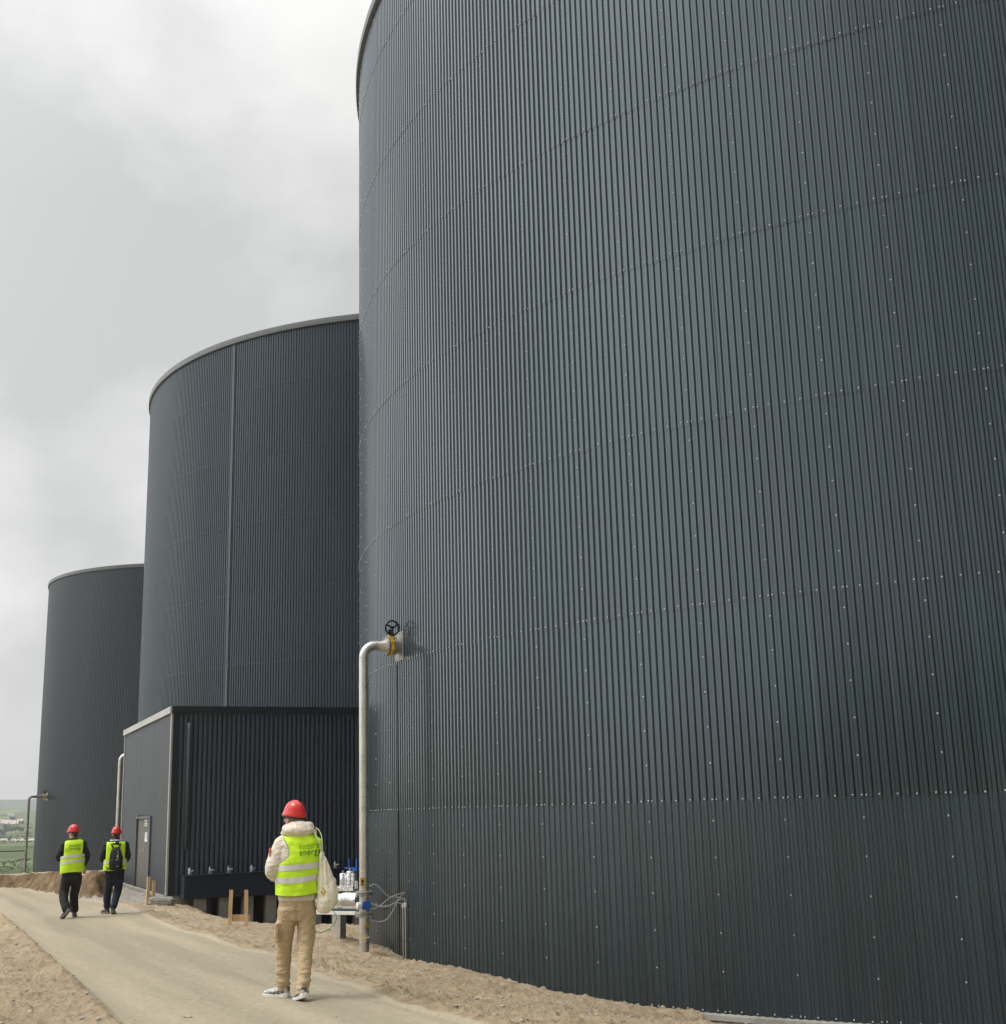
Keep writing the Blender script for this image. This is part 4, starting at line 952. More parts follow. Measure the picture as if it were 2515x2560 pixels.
# ================================================================ VALLEY TREES, HOUSE
M['leaf'] = mat('dark_leaves', (.05, .085, .035), .8, var=.35, vscale=.6); M['leaf2'] = mat('mid_leaves', (.10, .16, .06), .8, var=.3, vscale=.6); M['bark'] = mat('bark', (.10, .075, .05), .9)
def tree_mesh(seed, W_, H_, nleaf=900, lump=6):
    r = random.Random(seed); mb = MB(); cs = [Vector((r.uniform(-.35, .35)*W_, r.uniform(-.3, .3)*W_, H_*r.uniform(.35, .85))) for _ in range(lump)]
    for _ in range(nleaf):
        c = r.choice(cs); rad_ = W_*.28*r.uniform(.7, 1.1); v = Vector((r.gauss(0, 1), r.gauss(0, 1), r.gauss(0, 1))).normalized()*rad_*(r.random()**.4)
        p = c+Vector((v.x, v.y, v.z*.8)); s_ = W_*.045*r.uniform(.6, 1.4); a = Vector((r.gauss(0, 1), r.gauss(0, 1), r.gauss(0, 1))).normalized(); b = a.orthogonal().normalized(); c2 = a.cross(b)
        mb.add([p-b*s_-c2*s_*.6, p+b*s_-c2*s_*.6, p+b*s_*.7+c2*s_, p-b*s_*.7+c2*s_], [(0, 1, 2, 3)])
    return mb
tl = [(3, 2092, 16, 13, 'dark round tree cut by the left edge, low in the valley', 0), (12, 2090, 16, 16, 'larger dark bushy tree low in the valley near the left edge', 0),
      (31, 2052, 13, 9, 'dark tree standing by the white farmhouse in the valley', 0), (53, 2062, 11, 9, 'dark tree at the right end of the pale field in the valley', 0),
      (27, 2081, 13, 8, 'broad green tree below the pale field in the valley', 0), (39, 2081, 17, 11, 'biggest green tree of the valley clump below the pale field', 0), (51, 2080, 13, 8, 'right-hand green tree of the valley clump below the pale field', 0),
      (67, 2092, 10, 8, 'small green tree between the far pipe and the farthest tank', 1), (16, 2070, 15, 6, 'green tree just below the left end of the pale field', 0),
      (63, 2101, 8, 5, 'low bush by the pale track right of the far pipe', 1), (23, 2102, 10, 5, 'wide low bush by the pale track in the valley', 1)]
for i, (px, py, W_, H_, lab, k) in enumerate(tl):
    d = findd(px, py); q = at(px, py, d); zg = gzs(q.x, q.y); W_ *= d/F_PX; H_ *= d/F_PX*1.1; r_ = empty('valley_tree', (q.x, q.y, zg), 0, lab, 'tree', 'trees in the valley')
    tree_mesh(100+i, W_, H_, 700).build('crown', M['leaf' if k == 0 else 'leaf2'], r_)
    mb = MB(); mb.tube([(0, 0, -1), (0, 0, H_*.3), (W_*.04, 0, H_*.6)], [W_*.04, W_*.03, W_*.015], 7); mb.build('trunk', M['bark'], r_, True)
# hedgerow and scrub cover of the slopes: uncountable
mb = MB(); r = random.Random(3)
for _ in range(2600):
    az = R(r.uniform(-24.5, -20.5)); d = math.exp(r.uniform(math.log(115), math.log(1500)))
    x, y = d*math.sin(az), d*math.cos(az)
    nz = float(fbm(np.array([x*.02]), np.array([y*.008]), 3, 77)[0])
    if nz < (.10 if d < 240 else .16): continue
    zg = gzs(x, y); s_ = d*.0006*r.uniform(.5, 1.5) if d > 200 else r.uniform(.10, .24)
    for _k in range(5):
        a = Vector((r.gauss(0, 1), r.gauss(0, 1), r.gauss(0, 1))).normalized(); b = a.orthogonal().normalized(); c2 = a.cross(b)
        p = Vector((x+r.gauss(0, s_), y+r.gauss(0, s_), zg+abs(r.gauss(0, s_*.6)))); k_ = s_*.7
        mb.add([p-b*k_-c2*k_*.6, p+b*k_-c2*k_*.6, p+b*k_*.7+c2*k_, p-b*k_*.7+c2*k_], [(0, 1, 2, 3)], 0 if r.random() < .6 else 1)
o = mb.build('scrub', [M['leaf'], M['leaf2']], None); tag(o, 'low green scrub covering the valley slopes', 'scrub', kind='stuff')
# pale scrub blossoms low on the slope, behind the bank
hd = findd(27, 2049); q = at(27, 2049, hd); zg = gzs(q.x, q.y); hs = empty('farmhouse', (q.x, q.y, zg), .3, 'tiny white farmhouse far away across the valley', 'house')
mb = MB(); hs.scale = (.7, .7, .7); mb.box((0, 0, 3), (9, 6, 6)); mb.build('wall', M['white'], hs)
mb = MB(); mb.add([(-5, -3.4, 6), (5, -3.4, 6), (5, 3.4, 6), (-5, 3.4, 6), (-5, 0, 8.6), (5, 0, 8.6)], [(0, 1, 5, 4), (2, 3, 4, 5), (0, 4, 3), (1, 2, 5), (0, 3, 2, 1)]); mb.build('roof', M['stone'], hs)
mb = MB(); mb.box((-2, -3.02, 3), (1.4, .1, 1.6)); mb.build('window', M['black'], hs); mb = MB(); mb.box((2, -3.02, 3), (1.4, .1, 1.6)); mb.build('window', M['black'], hs)
# ================================================================ PEOPLE
def remeshed(mb, voxel, smooth=4, disp=None, name='m'):
    me = mb.mesh(name); o = bpy.data.objects.new('tmp', me); COL.objects.link(o)
    md = o.modifiers.new('r', 'REMESH'); md.mode = 'VOXEL'; md.voxel_size = voxel; md.adaptivity = 0
    s = o.modifiers.new('s', 'SMOOTH'); s.factor = .5; s.iterations = smooth
    dg = bpy.context.evaluated_depsgraph_get(); dg.update()
    out = bpy.data.meshes.new_from_object(o.evaluated_get(dg)); bpy.data.objects.remove(o)
    if disp:
        ns = [v.normal.copy() for v in out.vertices]
        for v, n in zip(out.vertices, ns):
            d = disp(v.co, n)
            v.co = v.co+n*d if isinstance(d, float) else v.co+d
    out.materials.clear(); out.update(); return out
def ell(mb, c, r, rot=None, n=16):
    vs = []; fs = []; c = Vector(c); k = n//2
    for i in range(k+1):
        ph = math.pi*i/k
        for j in range(n):
            th = 2*math.pi*j/n; v = Vector((r[0]*math.sin(ph)*math.cos(th), r[1]*math.sin(ph)*math.sin(th), r[2]*math.cos(ph)))
            if rot is not None: v = rot @ v
            vs.append(c+v)
    for i in range(k):
        for j in range(n): j2 = (j+1) % n; fs.append((i*n+j, (i+1)*n+j, (i+1)*n+j2, i*n+j2))
    mb.add(vs, fs)
def loft(mb, rings, n=28, ex=2.0):        # rings: (cx, cy, z, rx, ry[, superellipse exponent])
    vs = []; fs = []
    for rg in rings:
        cx, cy, z, rx, ry = rg[:5]; e = rg[5] if len(rg) > 5 else ex
        for k in range(n):
            th = 2*math.pi*k/n; c, s = math.cos(th), math.sin(th)
            vs.append((cx+rx*math.copysign(abs(c)**(2/e), c), cy+ry*math.copysign(abs(s)**(2/e), s), z))
    N = len(rings)
    for i in range(N-1):
        for k in range(n): k2 = (k+1) % n; fs.append((i*n+k, i*n+k2, (i+1)*n+k2, (i+1)*n+k))
    fs.append(tuple(reversed(range(n)))); fs.append(tuple((N-1)*n+k for k in range(n))); mb.add(vs, fs)
def limb(mb, pts, rs, n=18): 
    P = bez(pts, 6); m_ = len(pts)-1; rr = []
    for i in range(len(P)):
        t = i/6; k = min(int(t), m_-1); f = t-k; a = rs[k]; b = rs[min(k+1, m_)]
        a = a if isinstance(a, tuple) else (a, a); b = b if isinstance(b, tuple) else (b, b); rr.append((a[0]*(1-f)+b[0]*f, a[1]*(1-f)+b[1]*f))
    mb.tube(P, rr, n)
    ell(mb, P[0], (min(rr[0]),)*3); ell(mb, P[-1], (min(rr[-1]),)*3)
def ring_at(rings, z):
    if z <= rings[0][2]: return rings[0][:5]
    for a, b in zip(rings, rings[1:]):
        if a[2] <= z <= b[2]:
            t = (z-a[2])/(b[2]-a[2]); return tuple(a[i]*(1-t)+b[i]*t for i in range(5))
    return rings[-1][:5]
def hand(mb, w, dirv, palm, side, r=1.0):
    """palm from the wrist along dirv, five bent fingers"""
    d = Vector(dirv).normalized(); p = Vector(palm).normalized(); s = d.cross(p).normalized()*side; w = Vector(w)
    k = w+d*.085*r
    mb.tube([w-d*.02, w+d*.02, w+d*.06, k], [(.020, .028), (.018, .034), (.016, .040), (.014, .038)], 14)
    for i, (o_, L_) in enumerate(((-.030, .068), (-.010, .078), (.010, .074), (.029, .058))):
        a = k+s*o_; b = a+d*L_*.42+p*.006; c = b+d*L_*.28+p*.022; e = c+d*L_*.1+p*.024
        mb.tube([a-d*.02, a, b, c, e], [.0095, .0092, .0088, .0080, .0070], 8)
    t0 = w+d*.025-s*.030; t1 = t0+d*.030-s*.022+p*.012; t2 = t1+d*.030-s*.004+p*.014
    mb.tube([t0+s*.012, t0, t1, t2], [.012, .0115, .0105, .008], 8)
def head_parts(mb, c, rot, neck_to):
    """skull, jaw, nose, ears; rot turns the face (+Y is forward)"""
    c = Vector(c); Rm = rot
    def L(v): return c+Rm @ Vector(v)
    ell(mb, L((0, -.012, .035)), (.076, .095, .088), Rm, 20)
    ell(mb, L((0, .020, -.030)), (.060, .070, .075), Rm, 18)
    ell(mb, L((0, .068, -.078)), (.026, .022, .022), Rm, 10)         # chin
    mb.tube([L((0, .078, .022)), L((0, .100, -.008)), L((0, .108, -.022)), L((0, .085, -.030))], [.009, .012, .015, .009], 8)   # nose
    ell(mb, L((0, .084, -.050)), (.024, .012, .007), Rm, 10); ell(mb, L((0, .082, -.062)), (.021, .012, .007), Rm, 10)           # lips
    for s in (-1, 1):
        ell(mb, L((s*.078, -.008, -.005)), (.010, .020, .032), Rm, 12); ell(mb, L((s*.045, .060, -.015)), (.024, .022, .020), Rm, 10)
        ell(mb, L((s*.031, .078, .030)), (.022, .010, .008), Rm, 10)
    mb.tube([Vector(neck_to), c+Vector((0, -.015, -.11)), c+Vector((0, -.010, -.03))], [(.062, .062), (.056, .058), (.058, .06)], 18)
def eyes(parent, c, rot):
    c = Vector(c); mb = MB()
    for s in (-1, 1):
        ell(mb, c+rot @ Vector((s*.031, .079, .012)), (.013, .009, .009), rot, 10)
    o = mb.build('eyes', mat('eye', (.6, .58, .55), .2), parent, True)
    mb = MB()
    for s in (-1, 1): ell(mb, c+rot @ Vector((s*.031, .0865, .012)), (.0055, .003, .0055), rot, 8)
    mb.build('iris', M['black'], o, True)
def helmet(parent, c, rot, sx=1.0, brim=True):
    c = Vector(c)+rot @ Vector((0, -.005, .055)); mb = MB(); n = 48; vs = []; fs = []; K = 14
    def rad_(th, t):
        rx, ry = .108*sx, .138
        return rx, ry
    for i in range(K+1):
        t = i/K; ph = t*math.pi/2
        for j in range(n):
            th = 2*math.pi*j/n; cs, sn = math.cos(th), math.sin(th); rr = math.cos(ph)**.82; z = math.sin(ph)**1.0*.118
            ridge = .006*math.exp(-(cs*rr/.16)**2)*math.sin(ph)*(1 if True else 0)
            rim = .008*max(0, 1-t*9)
            vs.append((cs*(.096*sx*rr+rim), sn*(.120*rr+rim), z*1.04+ridge))
    for i in range(K):
        for j in range(n): j2 = (j+1) % n; fs.append((i*n+j, i*n+j2, (i+1)*n+j2, (i+1)*n+j))
    b0 = len(vs)                                     # skirt / peak
    for rr_, dz in ((0.0, -.012), (.0, -.022)):
        for j in range(n):
            th = 2*math.pi*j/n; cs, sn = math.cos(th), math.sin(th); pk = max(0, sn)**3*.040; nape = max(0, -sn)**2*.006
            vs.append((cs*(.096*sx+.009), sn*(.120+.009+pk), dz-pk*.35-nape*(1 if dz < -.015 else 0)))
    for j in range(n): j2 = (j+1) % n; fs.append((b0+j, b0+j2, j2, j)); fs.append((b0+n+j, b0+n+j2, b0+j2, b0+j))
    mb.add([c+rot @ Vector(v) for v in vs], fs); o = mb.build('helmet', M['helmet'], parent, True); o.data.set_sharp_from_angle(angle=R(50))
    md = o.modifiers.new('s', 'SOLIDIFY'); md.thickness = .003
    mb = MB(); mb.tube([c+rot @ Vector((.092*math.cos(a), .120*math.sin(a), -.028)) for a in np.linspace(0, 2*math.pi, 30)], [(.012, .003)]*30, 8); mb.build('harness', M['black'], o, True)
    return o
def shoe(parent, ankle, toe, heel_lift, mu, ms, L_=.285, W_=.048, name='shoe', roll=0):
    """local +Y along the shoe"""
    an = math.atan2(toe[1], toe[0])-math.pi/2; T = Matrix.Translation(Vector(ankle)) @ Matrix.Rotation(an, 4, 'Z') @ Matrix.Rotation(-heel_lift, 4, 'X')
    base = -.0
    def P(x, y, z): return T @ Vector((x, y, z))
    z0 = -ankle[2] if False else -.085
    mb = MB(); st = [(-.075, .026, .050, .075), (-.055, .036, .050, .085), (-.02, .039, .050, .092), (.02, .040, .046, .086), (.07, .044, .036, .066), (.12, .048, .028, .052), (.165, .044, .022, .042), (.20, .028, .016, .030)]
    vs = []; fs = []; n = 16
    for y, w, h, top in st:
        for k in range(n):
            th = 2*math.pi*k/n; zz_ = (top/2)*(1+math.sin(th)) ; vs.append(P(math.cos(th)*w*(1 if math.sin(th) < 0 else (1-.35*math.sin(th))), y, z0+.022+zz_))
    for i in range(len(st)-1):
        for k in range(n): k2 = (k+1) % n; fs.append((i*n+k, i*n+k2, (i+1)*n+k2, (i+1)*n+k))
    fs.append(tuple(reversed(range(n)))); fs.append(tuple((len(st)-1)*n+k for k in range(n))); mb.add(vs, fs)
    up = remeshed(mb, .007, 2); o = link(name, up, mu, parent, True)
    mb = MB(); vs = []; fs = []; out = [(-.088, .0), (-.083, .026), (-.05, .038), (.0, .036), (.05, .041), (.11, .050), (.165, .047), (.20, .030), (.212, 0)]
    ol = [(w, y) for y, w in out]+[(-w, y) for y, w in reversed(out[1:-1])]; m_ = len(ol)
    for z_, s_ in ((0, .94), (.006, 1), (.026, 1.02), (.030, .97)):
        for x, y in ol: vs.append(P(x*s_, y*s_, z0+z_+(.012 if y < -.02 else 0)*(z_ > .01)))
    for i in range(3):
        for k in range(m_): k2 = (k+1) % m_; fs.append((i*m_+k, i*m_+k2, (i+1)*m_+k2, (i+1)*m_+k))
    fs.append(tuple(range(m_))); fs.append(tuple(3*m_+k for k in range(m_))); mb.add(vs, fs); mb.build('sole', ms, o)
    mb = MB()
    for sx in (-1, 1):
        for y0, y1, z_ in ((-.045, .02, .060), (.0, .065, .050), (.05, .115, .040)): mb.tube([P(sx*.040, y0, z0+z_-.012), P(sx*.041, (y0+y1)/2, z0+z_), P(sx*.036, y1, z0+z_-.004)], [.0055]*3, 6)
    mb.box(P(0, -.068, z0+.075), (.05, .02, .04)); mb.tube([P(-.02, .03, z0+.098), P(0, .05, z0+.096), P(.02, .03, z0+.098)], .008, 6)
    mb.build('shoe_trim', M['gaiter'], o)
    return o
def vest_fn(rings, grow, fold_seed, armhole, yoff=0):
    def f(u, z):                          # u angle, 0 = +X, pi/2 = front (+Y)
        cx, cy, _, rx, ry = ring_at(rings, z); c, s = math.cos(u), math.sin(u); e = 2.3
        fo = .007*mnoise.noise(Vector((c*2.2+fold_seed, s*2.2, z*6)))+.005*mnoise.noise(Vector((c*5+fold_seed, s*4+z*3, z*11)))+.004*math.sin(u*9+z*14)*max(0, 1.1-z)
        g = grow+fo
        return Vector((cx+(rx+g)*math.copysign(abs(c)**(2/e), c), cy+(ry+g)*math.copysign(abs(s)**(2/e), s), z))
    return f
def vest(parent, rings, zb, zt, seed, arm, stripes, grow=.016, hemwave=.01, name='vest', sag=.0, pipe=True, mi=None):
    f = vest_fn(rings, grow, seed, arm); nu, nz = 96, 60; vs = []; fs = []
    def keep(u, z):
        c = math.cos(u)
        if math.sin(u) > .96 and False: return False
        a = arm(z)
        x = f(u, z).x-ring_at(rings, z)[0]
        return not (a is not None and (x < -a[0] or x > a[1])) if isinstance(a, tuple) else not (a is not None and abs(x) > a)
    Z = [zb+(zt-zb)*j/nz for j in range(nz+1)]
    for j, z in enumerate(Z):
        for i in range(nu):
            u = 2*math.pi*i/nu; p = f(u, z); p.z += (hemwave*math.sin(u*2+seed)*(1-j/nz))+sag*math.cos(u)
            vs.append(p)
    for j in range(nz):
        for i in range(nu):
            u = 2*math.pi*(i+.5)/nu
            if keep(u, (Z[j]+Z[j+1])/2): i2 = (i+1) % nu; fs.append((j*nu+i, j*nu+i2, (j+1)*nu+i2, (j+1)*nu+i))
    me = bpy.data.meshes.new(name); me.from_pydata(vs, [], fs); bm = bmesh.new(); bm.from_mesh(me); loose = [v for v in bm.verts if not v.link_faces]; bmesh.ops.delete(bm, geom=loose, context='VERTS')
    for _ in range(3):
        bd = [v for v in bm.verts if v.is_boundary]
        new = {}
        for v in bd:
            nb = [e.other_vert(v).co for e in v.link_edges if e.is_boundary]
            if len(nb) == 2: new[v] = v.co*.5+(nb[0]+nb[1])*.25
        for v, c in new.items(): v.co = c
    edges = [(e.verts[0].co.copy(), e.verts[1].co.copy()) for e in bm.edges if e.is_boundary]
    bm.to_mesh(me); bm.free(); o = link(name, me, M['hivis'], parent, True)
    md = o.modifiers.new('s', 'SOLIDIFY'); md.thickness = .004; md.offset = 1
    if pipe:
        mb = MB()
        for a, b in edges:
            if (a-b).length > 1e-5: mb.tube([a, b], .0042, 6, False)
        mb.build('piping', M['piping'], o, True)
    for (z0, z1, tilt) in stripes:
        vs = []; fs = []
        for j in range(5):
            z = z0+(z1-z0)*j/4
            for i in range(nu):
                u = 2*math.pi*i/nu; zz_ = z+tilt*math.cos(u); p = f(u, zz_); cx, cy = ring_at(rings, zz_)[:2]; d = Vector((p.x-cx, p.y-cy, 0)).normalized(); p += d*.0075; p.z += (hemwave*math.sin(u*2+seed)*(1-(zz_-zb)/(zt-zb)))+sag*math.cos(u); vs.append(p)
        for j in range(4):
            for i in range(nu): i2 = (i+1) % nu; fs.append((j*nu+i, j*nu+i2, (j+1)*nu+i2, (j+1)*nu+i))
        me = bpy.data.meshes.new('reflective_stripe'); me.from_pydata(vs, [], fs); s_ = link('reflective_stripe', me, M['reflect'], o, True)
    return o
def text_on(vobj, txt, size, cx, cz, mtl, tiltdeg=0, name='lettering', spacing=1.0, width=None, bold=.0):
    cu = bpy.data.curves.new('t', 'FONT'); cu.body = txt; cu.size = size; cu.align_x = 'LEFT'; cu.space_character = spacing; cu.offset = bold; cu.resolution_u = 3
    to = bpy.data.objects.new('t', cu); COL.objects.link(to); dg = bpy.context.evaluated_depsgraph_get(); dg.update()
    me = bpy.data.meshes.new_from_object(to.evaluated_get(dg)); bpy.data.objects.remove(to)
    bm = bmesh.new(); bm.from_mesh(me); bmesh.ops.subdivide_edges(bm, edges=[e for e in bm.edges if e.calc_length() > size*.15], cuts=2, use_grid_fill=False); bmesh.ops.triangulate(bm, faces=bm.faces)
    xs = [v.co.x for v in bm.verts]; w0 = max(xs)-min(xs); sc = (width/w0) if width else 1.0
    tm = vobj.data; bv = BVHTree.FromPolygons([v.co.copy() for v in tm.vertices], [tuple(p.vertices) for p in tm.polygons]); t = R(tiltdeg)
    for v in bm.verts:
        x, y = (v.co.x-min(xs))*sc, v.co.y; X = cx+x*math.cos(t)-y*math.sin(t); Z = cz+x*math.sin(t)+y*math.cos(t)
        h = bv.ray_cast(Vector((X, -2, Z)), Vector((0, 1, 0))); yy = h[0].y if h[0] else 0; v.co = Vector((X, yy-.0095, Z))
    bm.to_mesh(me); bm.free(); me.materials.clear(); return link(name, me, mtl, vobj)
def crease(seed, f1, a1, f2=0, a2=0):
    def d(co, n): 
        v = a1*mnoise.noise(Vector((co.x*f1[0]+seed, co.y*f1[1], co.z*f1[2])))
        if f2: v += a2*mnoise.noise(Vector((co.x*f2[0]+seed, co.y*f2[1]+3, co.z*f2[2])))
        return float(v)
    return d

# ---------------------------------------------------------------- man in the cream puffer jacket (seen from behind)
q = atz(740, 2500, -1.668)
px_ = q.x; py_ = q.y
man = empty('person', (px_, py_, gz(px_, py_)), math.atan2(-px_, py_)+0.0, 'man in cream puffer jacket and tan trousers, nearest of the three walkers', 'person', 'visitors in red helmets and yellow vests')
MS = 1.0
hyaw = Matrix.Rotation(R(38), 3, 'Z') @ Matrix.Rotation(R(6), 3, 'X'); hc = (-.040, .035, 1.625)
tr = [(.0, 0, .66, .165, .115, 2.4), (0, 0, .78, .172, .125, 2.4), (.005, 0, .92, .166, .118, 2.4), (.008, 0, 1.00, .16, .11)]
mb = MB()
loft(mb, [(0, 0, .74, .135, .09), (.0, 0, .9, .13, .09), (.005, 0, 1.15, .13, .085), (.005, 0, 1.34, .155, .095), (.0, 0, 1.43, .13, .08), (0, .0, 1.47, .06, .06)])
LEG = {-1: [(-.082, 0, .84), (-.118, .09, .50), (-.122, .13, .115)], 1: [(.088, 0, .84), (.082, -.02, .50), (.060, -.15, .11)]}
for s, ps in LEG.items(): limb(mb, ps, [.078, .052, .038])
AL = [(-.165, .0, 1.39), (-.225, -.01, 1.145), (-.13, .23, 1.20)]; AR = [(.13, .03, 1.385), (.175, .13, 1.17), (.12, .24, 1.36)]
for ps in (AL, AR): limb(mb, ps, [.045, .038, .027])
hand(mb, AL[2], (.55, .8, .15), (0.3, -.1, -.9), 1); hand(mb, AR[2], (.0, .35, .9), (.6, -.7, .2), -1)
head_parts(mb, hc, hyaw, (0, .0, 1.40))
link('body', remeshed(mb, .0065, 2), M['skin'], man, True); eyes(man, hc, hyaw)
# hair
mb = MB(); ell(mb, Vector(hc)+hyaw @ Vector((0, -.022, .038)), (.080, .094, .090), hyaw, 20); ell(mb, Vector(hc)+hyaw @ Vector((0, -.052, -.015)), (.066, .050, .060), hyaw, 16)
link('hair', remeshed(mb, .008, 2, crease(1, (60, 60, 30), .003)), M['hair_grey'], man, True)
helmet(man, hc, hyaw, .97)
mb = MB(); loft(mb, [(-.01, .0, 1.47, .085, .085), (-.02, .01, 1.53, .074, .078), (-.028, .015, 1.575, .070, .076), (-.03, .015, 1.59, .060, .066)]); link('neck_gaiter', remeshed(mb, .009, 2, crease(4, (20, 20, 60), .006)), M['gaiter'], man, True)
# trousers
mb = MB()
loft(mb, [(-.0, .0, .70, .150, .105, 2.5), (0, -.005, .80, .172, .128, 2.5), (.003, -.002, .90, .168, .122, 2.4), (.006, 0, .97, .160, .115, 2.4)])
limb(mb, [(-.088, .0, .78), (-.108, .05, .60), (-.120, .10, .46), (-.124, .12, .30), (-.122, .13, .13), (-.122, .13, .10)], [(.096, .105), (.086, .098), (.080, .084), (.070, .078), (.066, .080), (.064, .080)])
limb(mb, [(.090, .0, .78), (.088, -.01, .60), (.082, -.03, .46), (.076, -.09, .30), (.060, -.15, .12), (.058, -.155, .09)], [(.094, .105), (.084, .098), (.077, .084), (.066, .076), (.061, .078), (.060, .078)])
# cargo pocket
mb.box((-.186, -.02, .60), (.035, .14, .17), bev=.012); mb.box((.160, .01, .61), (.03, .13, .17), bev=.01)
def trouser_d(co, n):
    z = co.z; k = max(0, (.56-z))*1.1; low = math.exp(-((z-.17)/.09)**2)
    v = .005*mnoise.noise(Vector((co.x*6+2, co.y*6, z*9)))+.024*k*mnoise.noise(Vector((co.x*6+z*9, co.y*5, z*17)))+.015*k*mnoise.noise(Vector((co.x*16-z*14, co.y*9, z*36)))+.015*low*mnoise.noise(Vector((co.x*10+5+z*9, co.y*8, z*38)))
    dd = abs(co.x) ; cr = .007*mnoise.noise(Vector((co.x*10+z*14, co.y*4, z*16-abs(co.x)*18)))*math.exp(-((z-.66)/.16)**2)
    seam = -.010*math.exp(-(co.x/.010)**2)*(1 if (z > .66 and n.y < 0) else 0)
    return float(v+cr+seam)
link('trousers', remeshed(mb, .0095, 2, trouser_d), M['chino'], man, True)
shoe(man, (-.135, .135, .090), (-.80, .60), R(0), M['shoe_grey'], M['sole']); shoe(man, (.052, -.160, .104), (-.30, .95), R(13), M['shoe_grey'], M['sole'])
# jacket
JR = [(.006, 0, .875, .178, .128, 2.4), (.006, 0, .93, .186, .138, 2.4), (.004, 0, 1.06, .182, .140, 2.4), (.0, 0, 1.20, .190, .142, 2.4), (.004, 0, 1.33, .200, .138, 2.3), (.006, .0, 1.42, .185, .122, 2.2), (.0, .0, 1.475, .12, .10), (-.005, .0, 1.50, .08, .08)]
mb = MB(); loft(mb, JR)
limb(mb, [(-.135, .0, 1.395), (-.185, -.01, 1.29), (-.222, -.02, 1.165), (-.190, .09, 1.13), (-.135, .20, 1.185)], [(.088, .088), (.086, .090), (.084, .086), (.072, .072), (.052, .052)])
limb(mb, [(.118, .02, 1.375), (.150, .07, 1.29), (.17, .12, 1.18), (.16, .18, 1.25), (.13, .22, 1.335)], [(.080, .080), (.076, .078), (.072, .074), (.062, .062), (.05, .05)])
def puff(co, n):
    # baffles across the sleeves and body with stitched creases
    w = mnoise.noise(Vector((co.x*7, co.y*7, co.z*7)))*.03
    if abs(co.x) > .16 and co.z > 1.05: t = (co.z+.25*abs(co.x)+w)/.095
    else: t = (co.z+w*.5)/.11
    c = abs(math.sin(t*math.pi)); v = .0065*c**.35-.004
    v += .005*mnoise.noise(Vector((co.x*14, co.y*14, co.z*30)))+.0035*mnoise.noise(Vector((co.x*34, co.y*30, co.z*40)))
    return float(v*(1 if co.z > .95 else .4))
link('puffer_jacket', remeshed(mb, .0095, 1, puff), M['puffer'], man, True)
# hood
mb = MB(); ell(mb, (.012, -.065, 1.522), (.148, .095, .072), None, 20); ell(mb, (-.065, -.03, 1.535), (.085, .085, .055), None, 16); ell(mb, (.085, -.03, 1.545), (.072, .09, .062), None, 16)
ell(mb, (.005, -.04, 1.570), (.105, .09, .045), None, 16); mb.tube([(-.06, -.03, 1.52), (-.12, -.02, 1.500), (-.160, .0, 1.500)], [.05, .035, .008], 12); ell(mb, (.0, .02, 1.50), (.12, .10, .06))
def hoodd(co, n):
    a = abs(math.sin((co.z*14+co.x*5+mnoise.noise(co*7)*1.2))); b = abs(math.sin(co.x*17+co.z*9+mnoise.noise(co*6+Vector((4, 0, 0)))*1.6))
    return float(.010*(a**.35)*(b**.35)-.006+.004*mnoise.noise(co*26))
link('hood', remeshed(mb, .0085, 1, hoodd), M['puffer'], man, True)
mb = MB(); ell(mb, (-.258, -.045, 1.325), (.010, .035, .045)); mb.build('arm_patch', M['redpatch'], man, True)
arm1 = lambda z: None if z < 1.21 else ((.088+.12*max(0, (1.31-z)/.10)**2 if z < 1.31 else .088+.055*max(0, (z-1.35)/.11)), .30)
VR = [(c[0], c[1], c[2], c[3]+(.004 if c[2] < 1.1 else .0), c[4]+.006) for c in JR]
VR = [(c[0]+(.012 if c[2] > 1.1 else 0), c[1], c[2], c[3]+(.004 if c[2] > 1.1 else 0), c[4]) for c in VR]
v1 = vest(man, VR, .935, 1.475, 2.0, arm1, [(1.165, 1.218, .006), (1.052, 1.104, .006)], grow=.017, hemwave=.010, sag=.004)
text_on(v1, 'nature', .090, .016, 1.345, M['print_light'], 3.5, spacing=1.05, width=.190)
text_on(v1, 'energy', .090, .020, 1.290, M['print_dark'], 3.5, spacing=1.05, width=.200)
# tote bag
bag = empty('tote_bag', man.location, man.rotation_euler.z, 'cream canvas tote bag hanging from the right shoulder of the nearest walker', 'bag')
BR = [(.255, -.10, .758, .030, .022), (.250, -.10, .775, .062, .042), (.268, -.10, .82, .090, .060), (.283, -.10, .88, .099, .068), (.290, -.10, .95, .098, .066), (.280, -.10, 1.03, .088, .056), (.262, -.10, 1.12, .068, .046), (.243, -.105, 1.21, .046, .036), (.228, -.11, 1.28, .028, .026), (.224, -.11, 1.315, .018, .018)]
mb = MB(); loft(mb, BR, 36)
def bagd(co, n): 
    a = math.atan2(co.y+.10, co.x-.26); k = max(0, min(1, (co.z-.80)/.45)); return float(.006*k*math.sin(a*7+co.z*5)+.008*mnoise.noise(Vector((co.x*9, co.y*9, co.z*7)))+.004*mnoise.noise(co*26))
link('canvas_body', remeshed(mb, .008, 2, bagd), M['canvas'], bag, True)
for dx, pts in ((0, [(.222, -.11, 1.30), (.214, -.125, 1.37), (.190, -.135, 1.43), (.165, -.10, 1.485), (.160, -.01, 1.515), (.17, .08, 1.47), (.19, .14, 1.38)]), (1, [(.236, -.105, 1.30), (.232, -.09, 1.38), (.225, -.05, 1.46), (.200, -.01, 1.515), (.175, .03, 1.53), (.18, .10, 1.46), (.20, .15, 1.36)])):
    mb = MB(); P = bez(pts, 8); mb.tube(P, [(.005, .015) if dx == 0 else (.004, .011)]*len(P), 10); mb.build('strap', M['canvas'], bag, True)
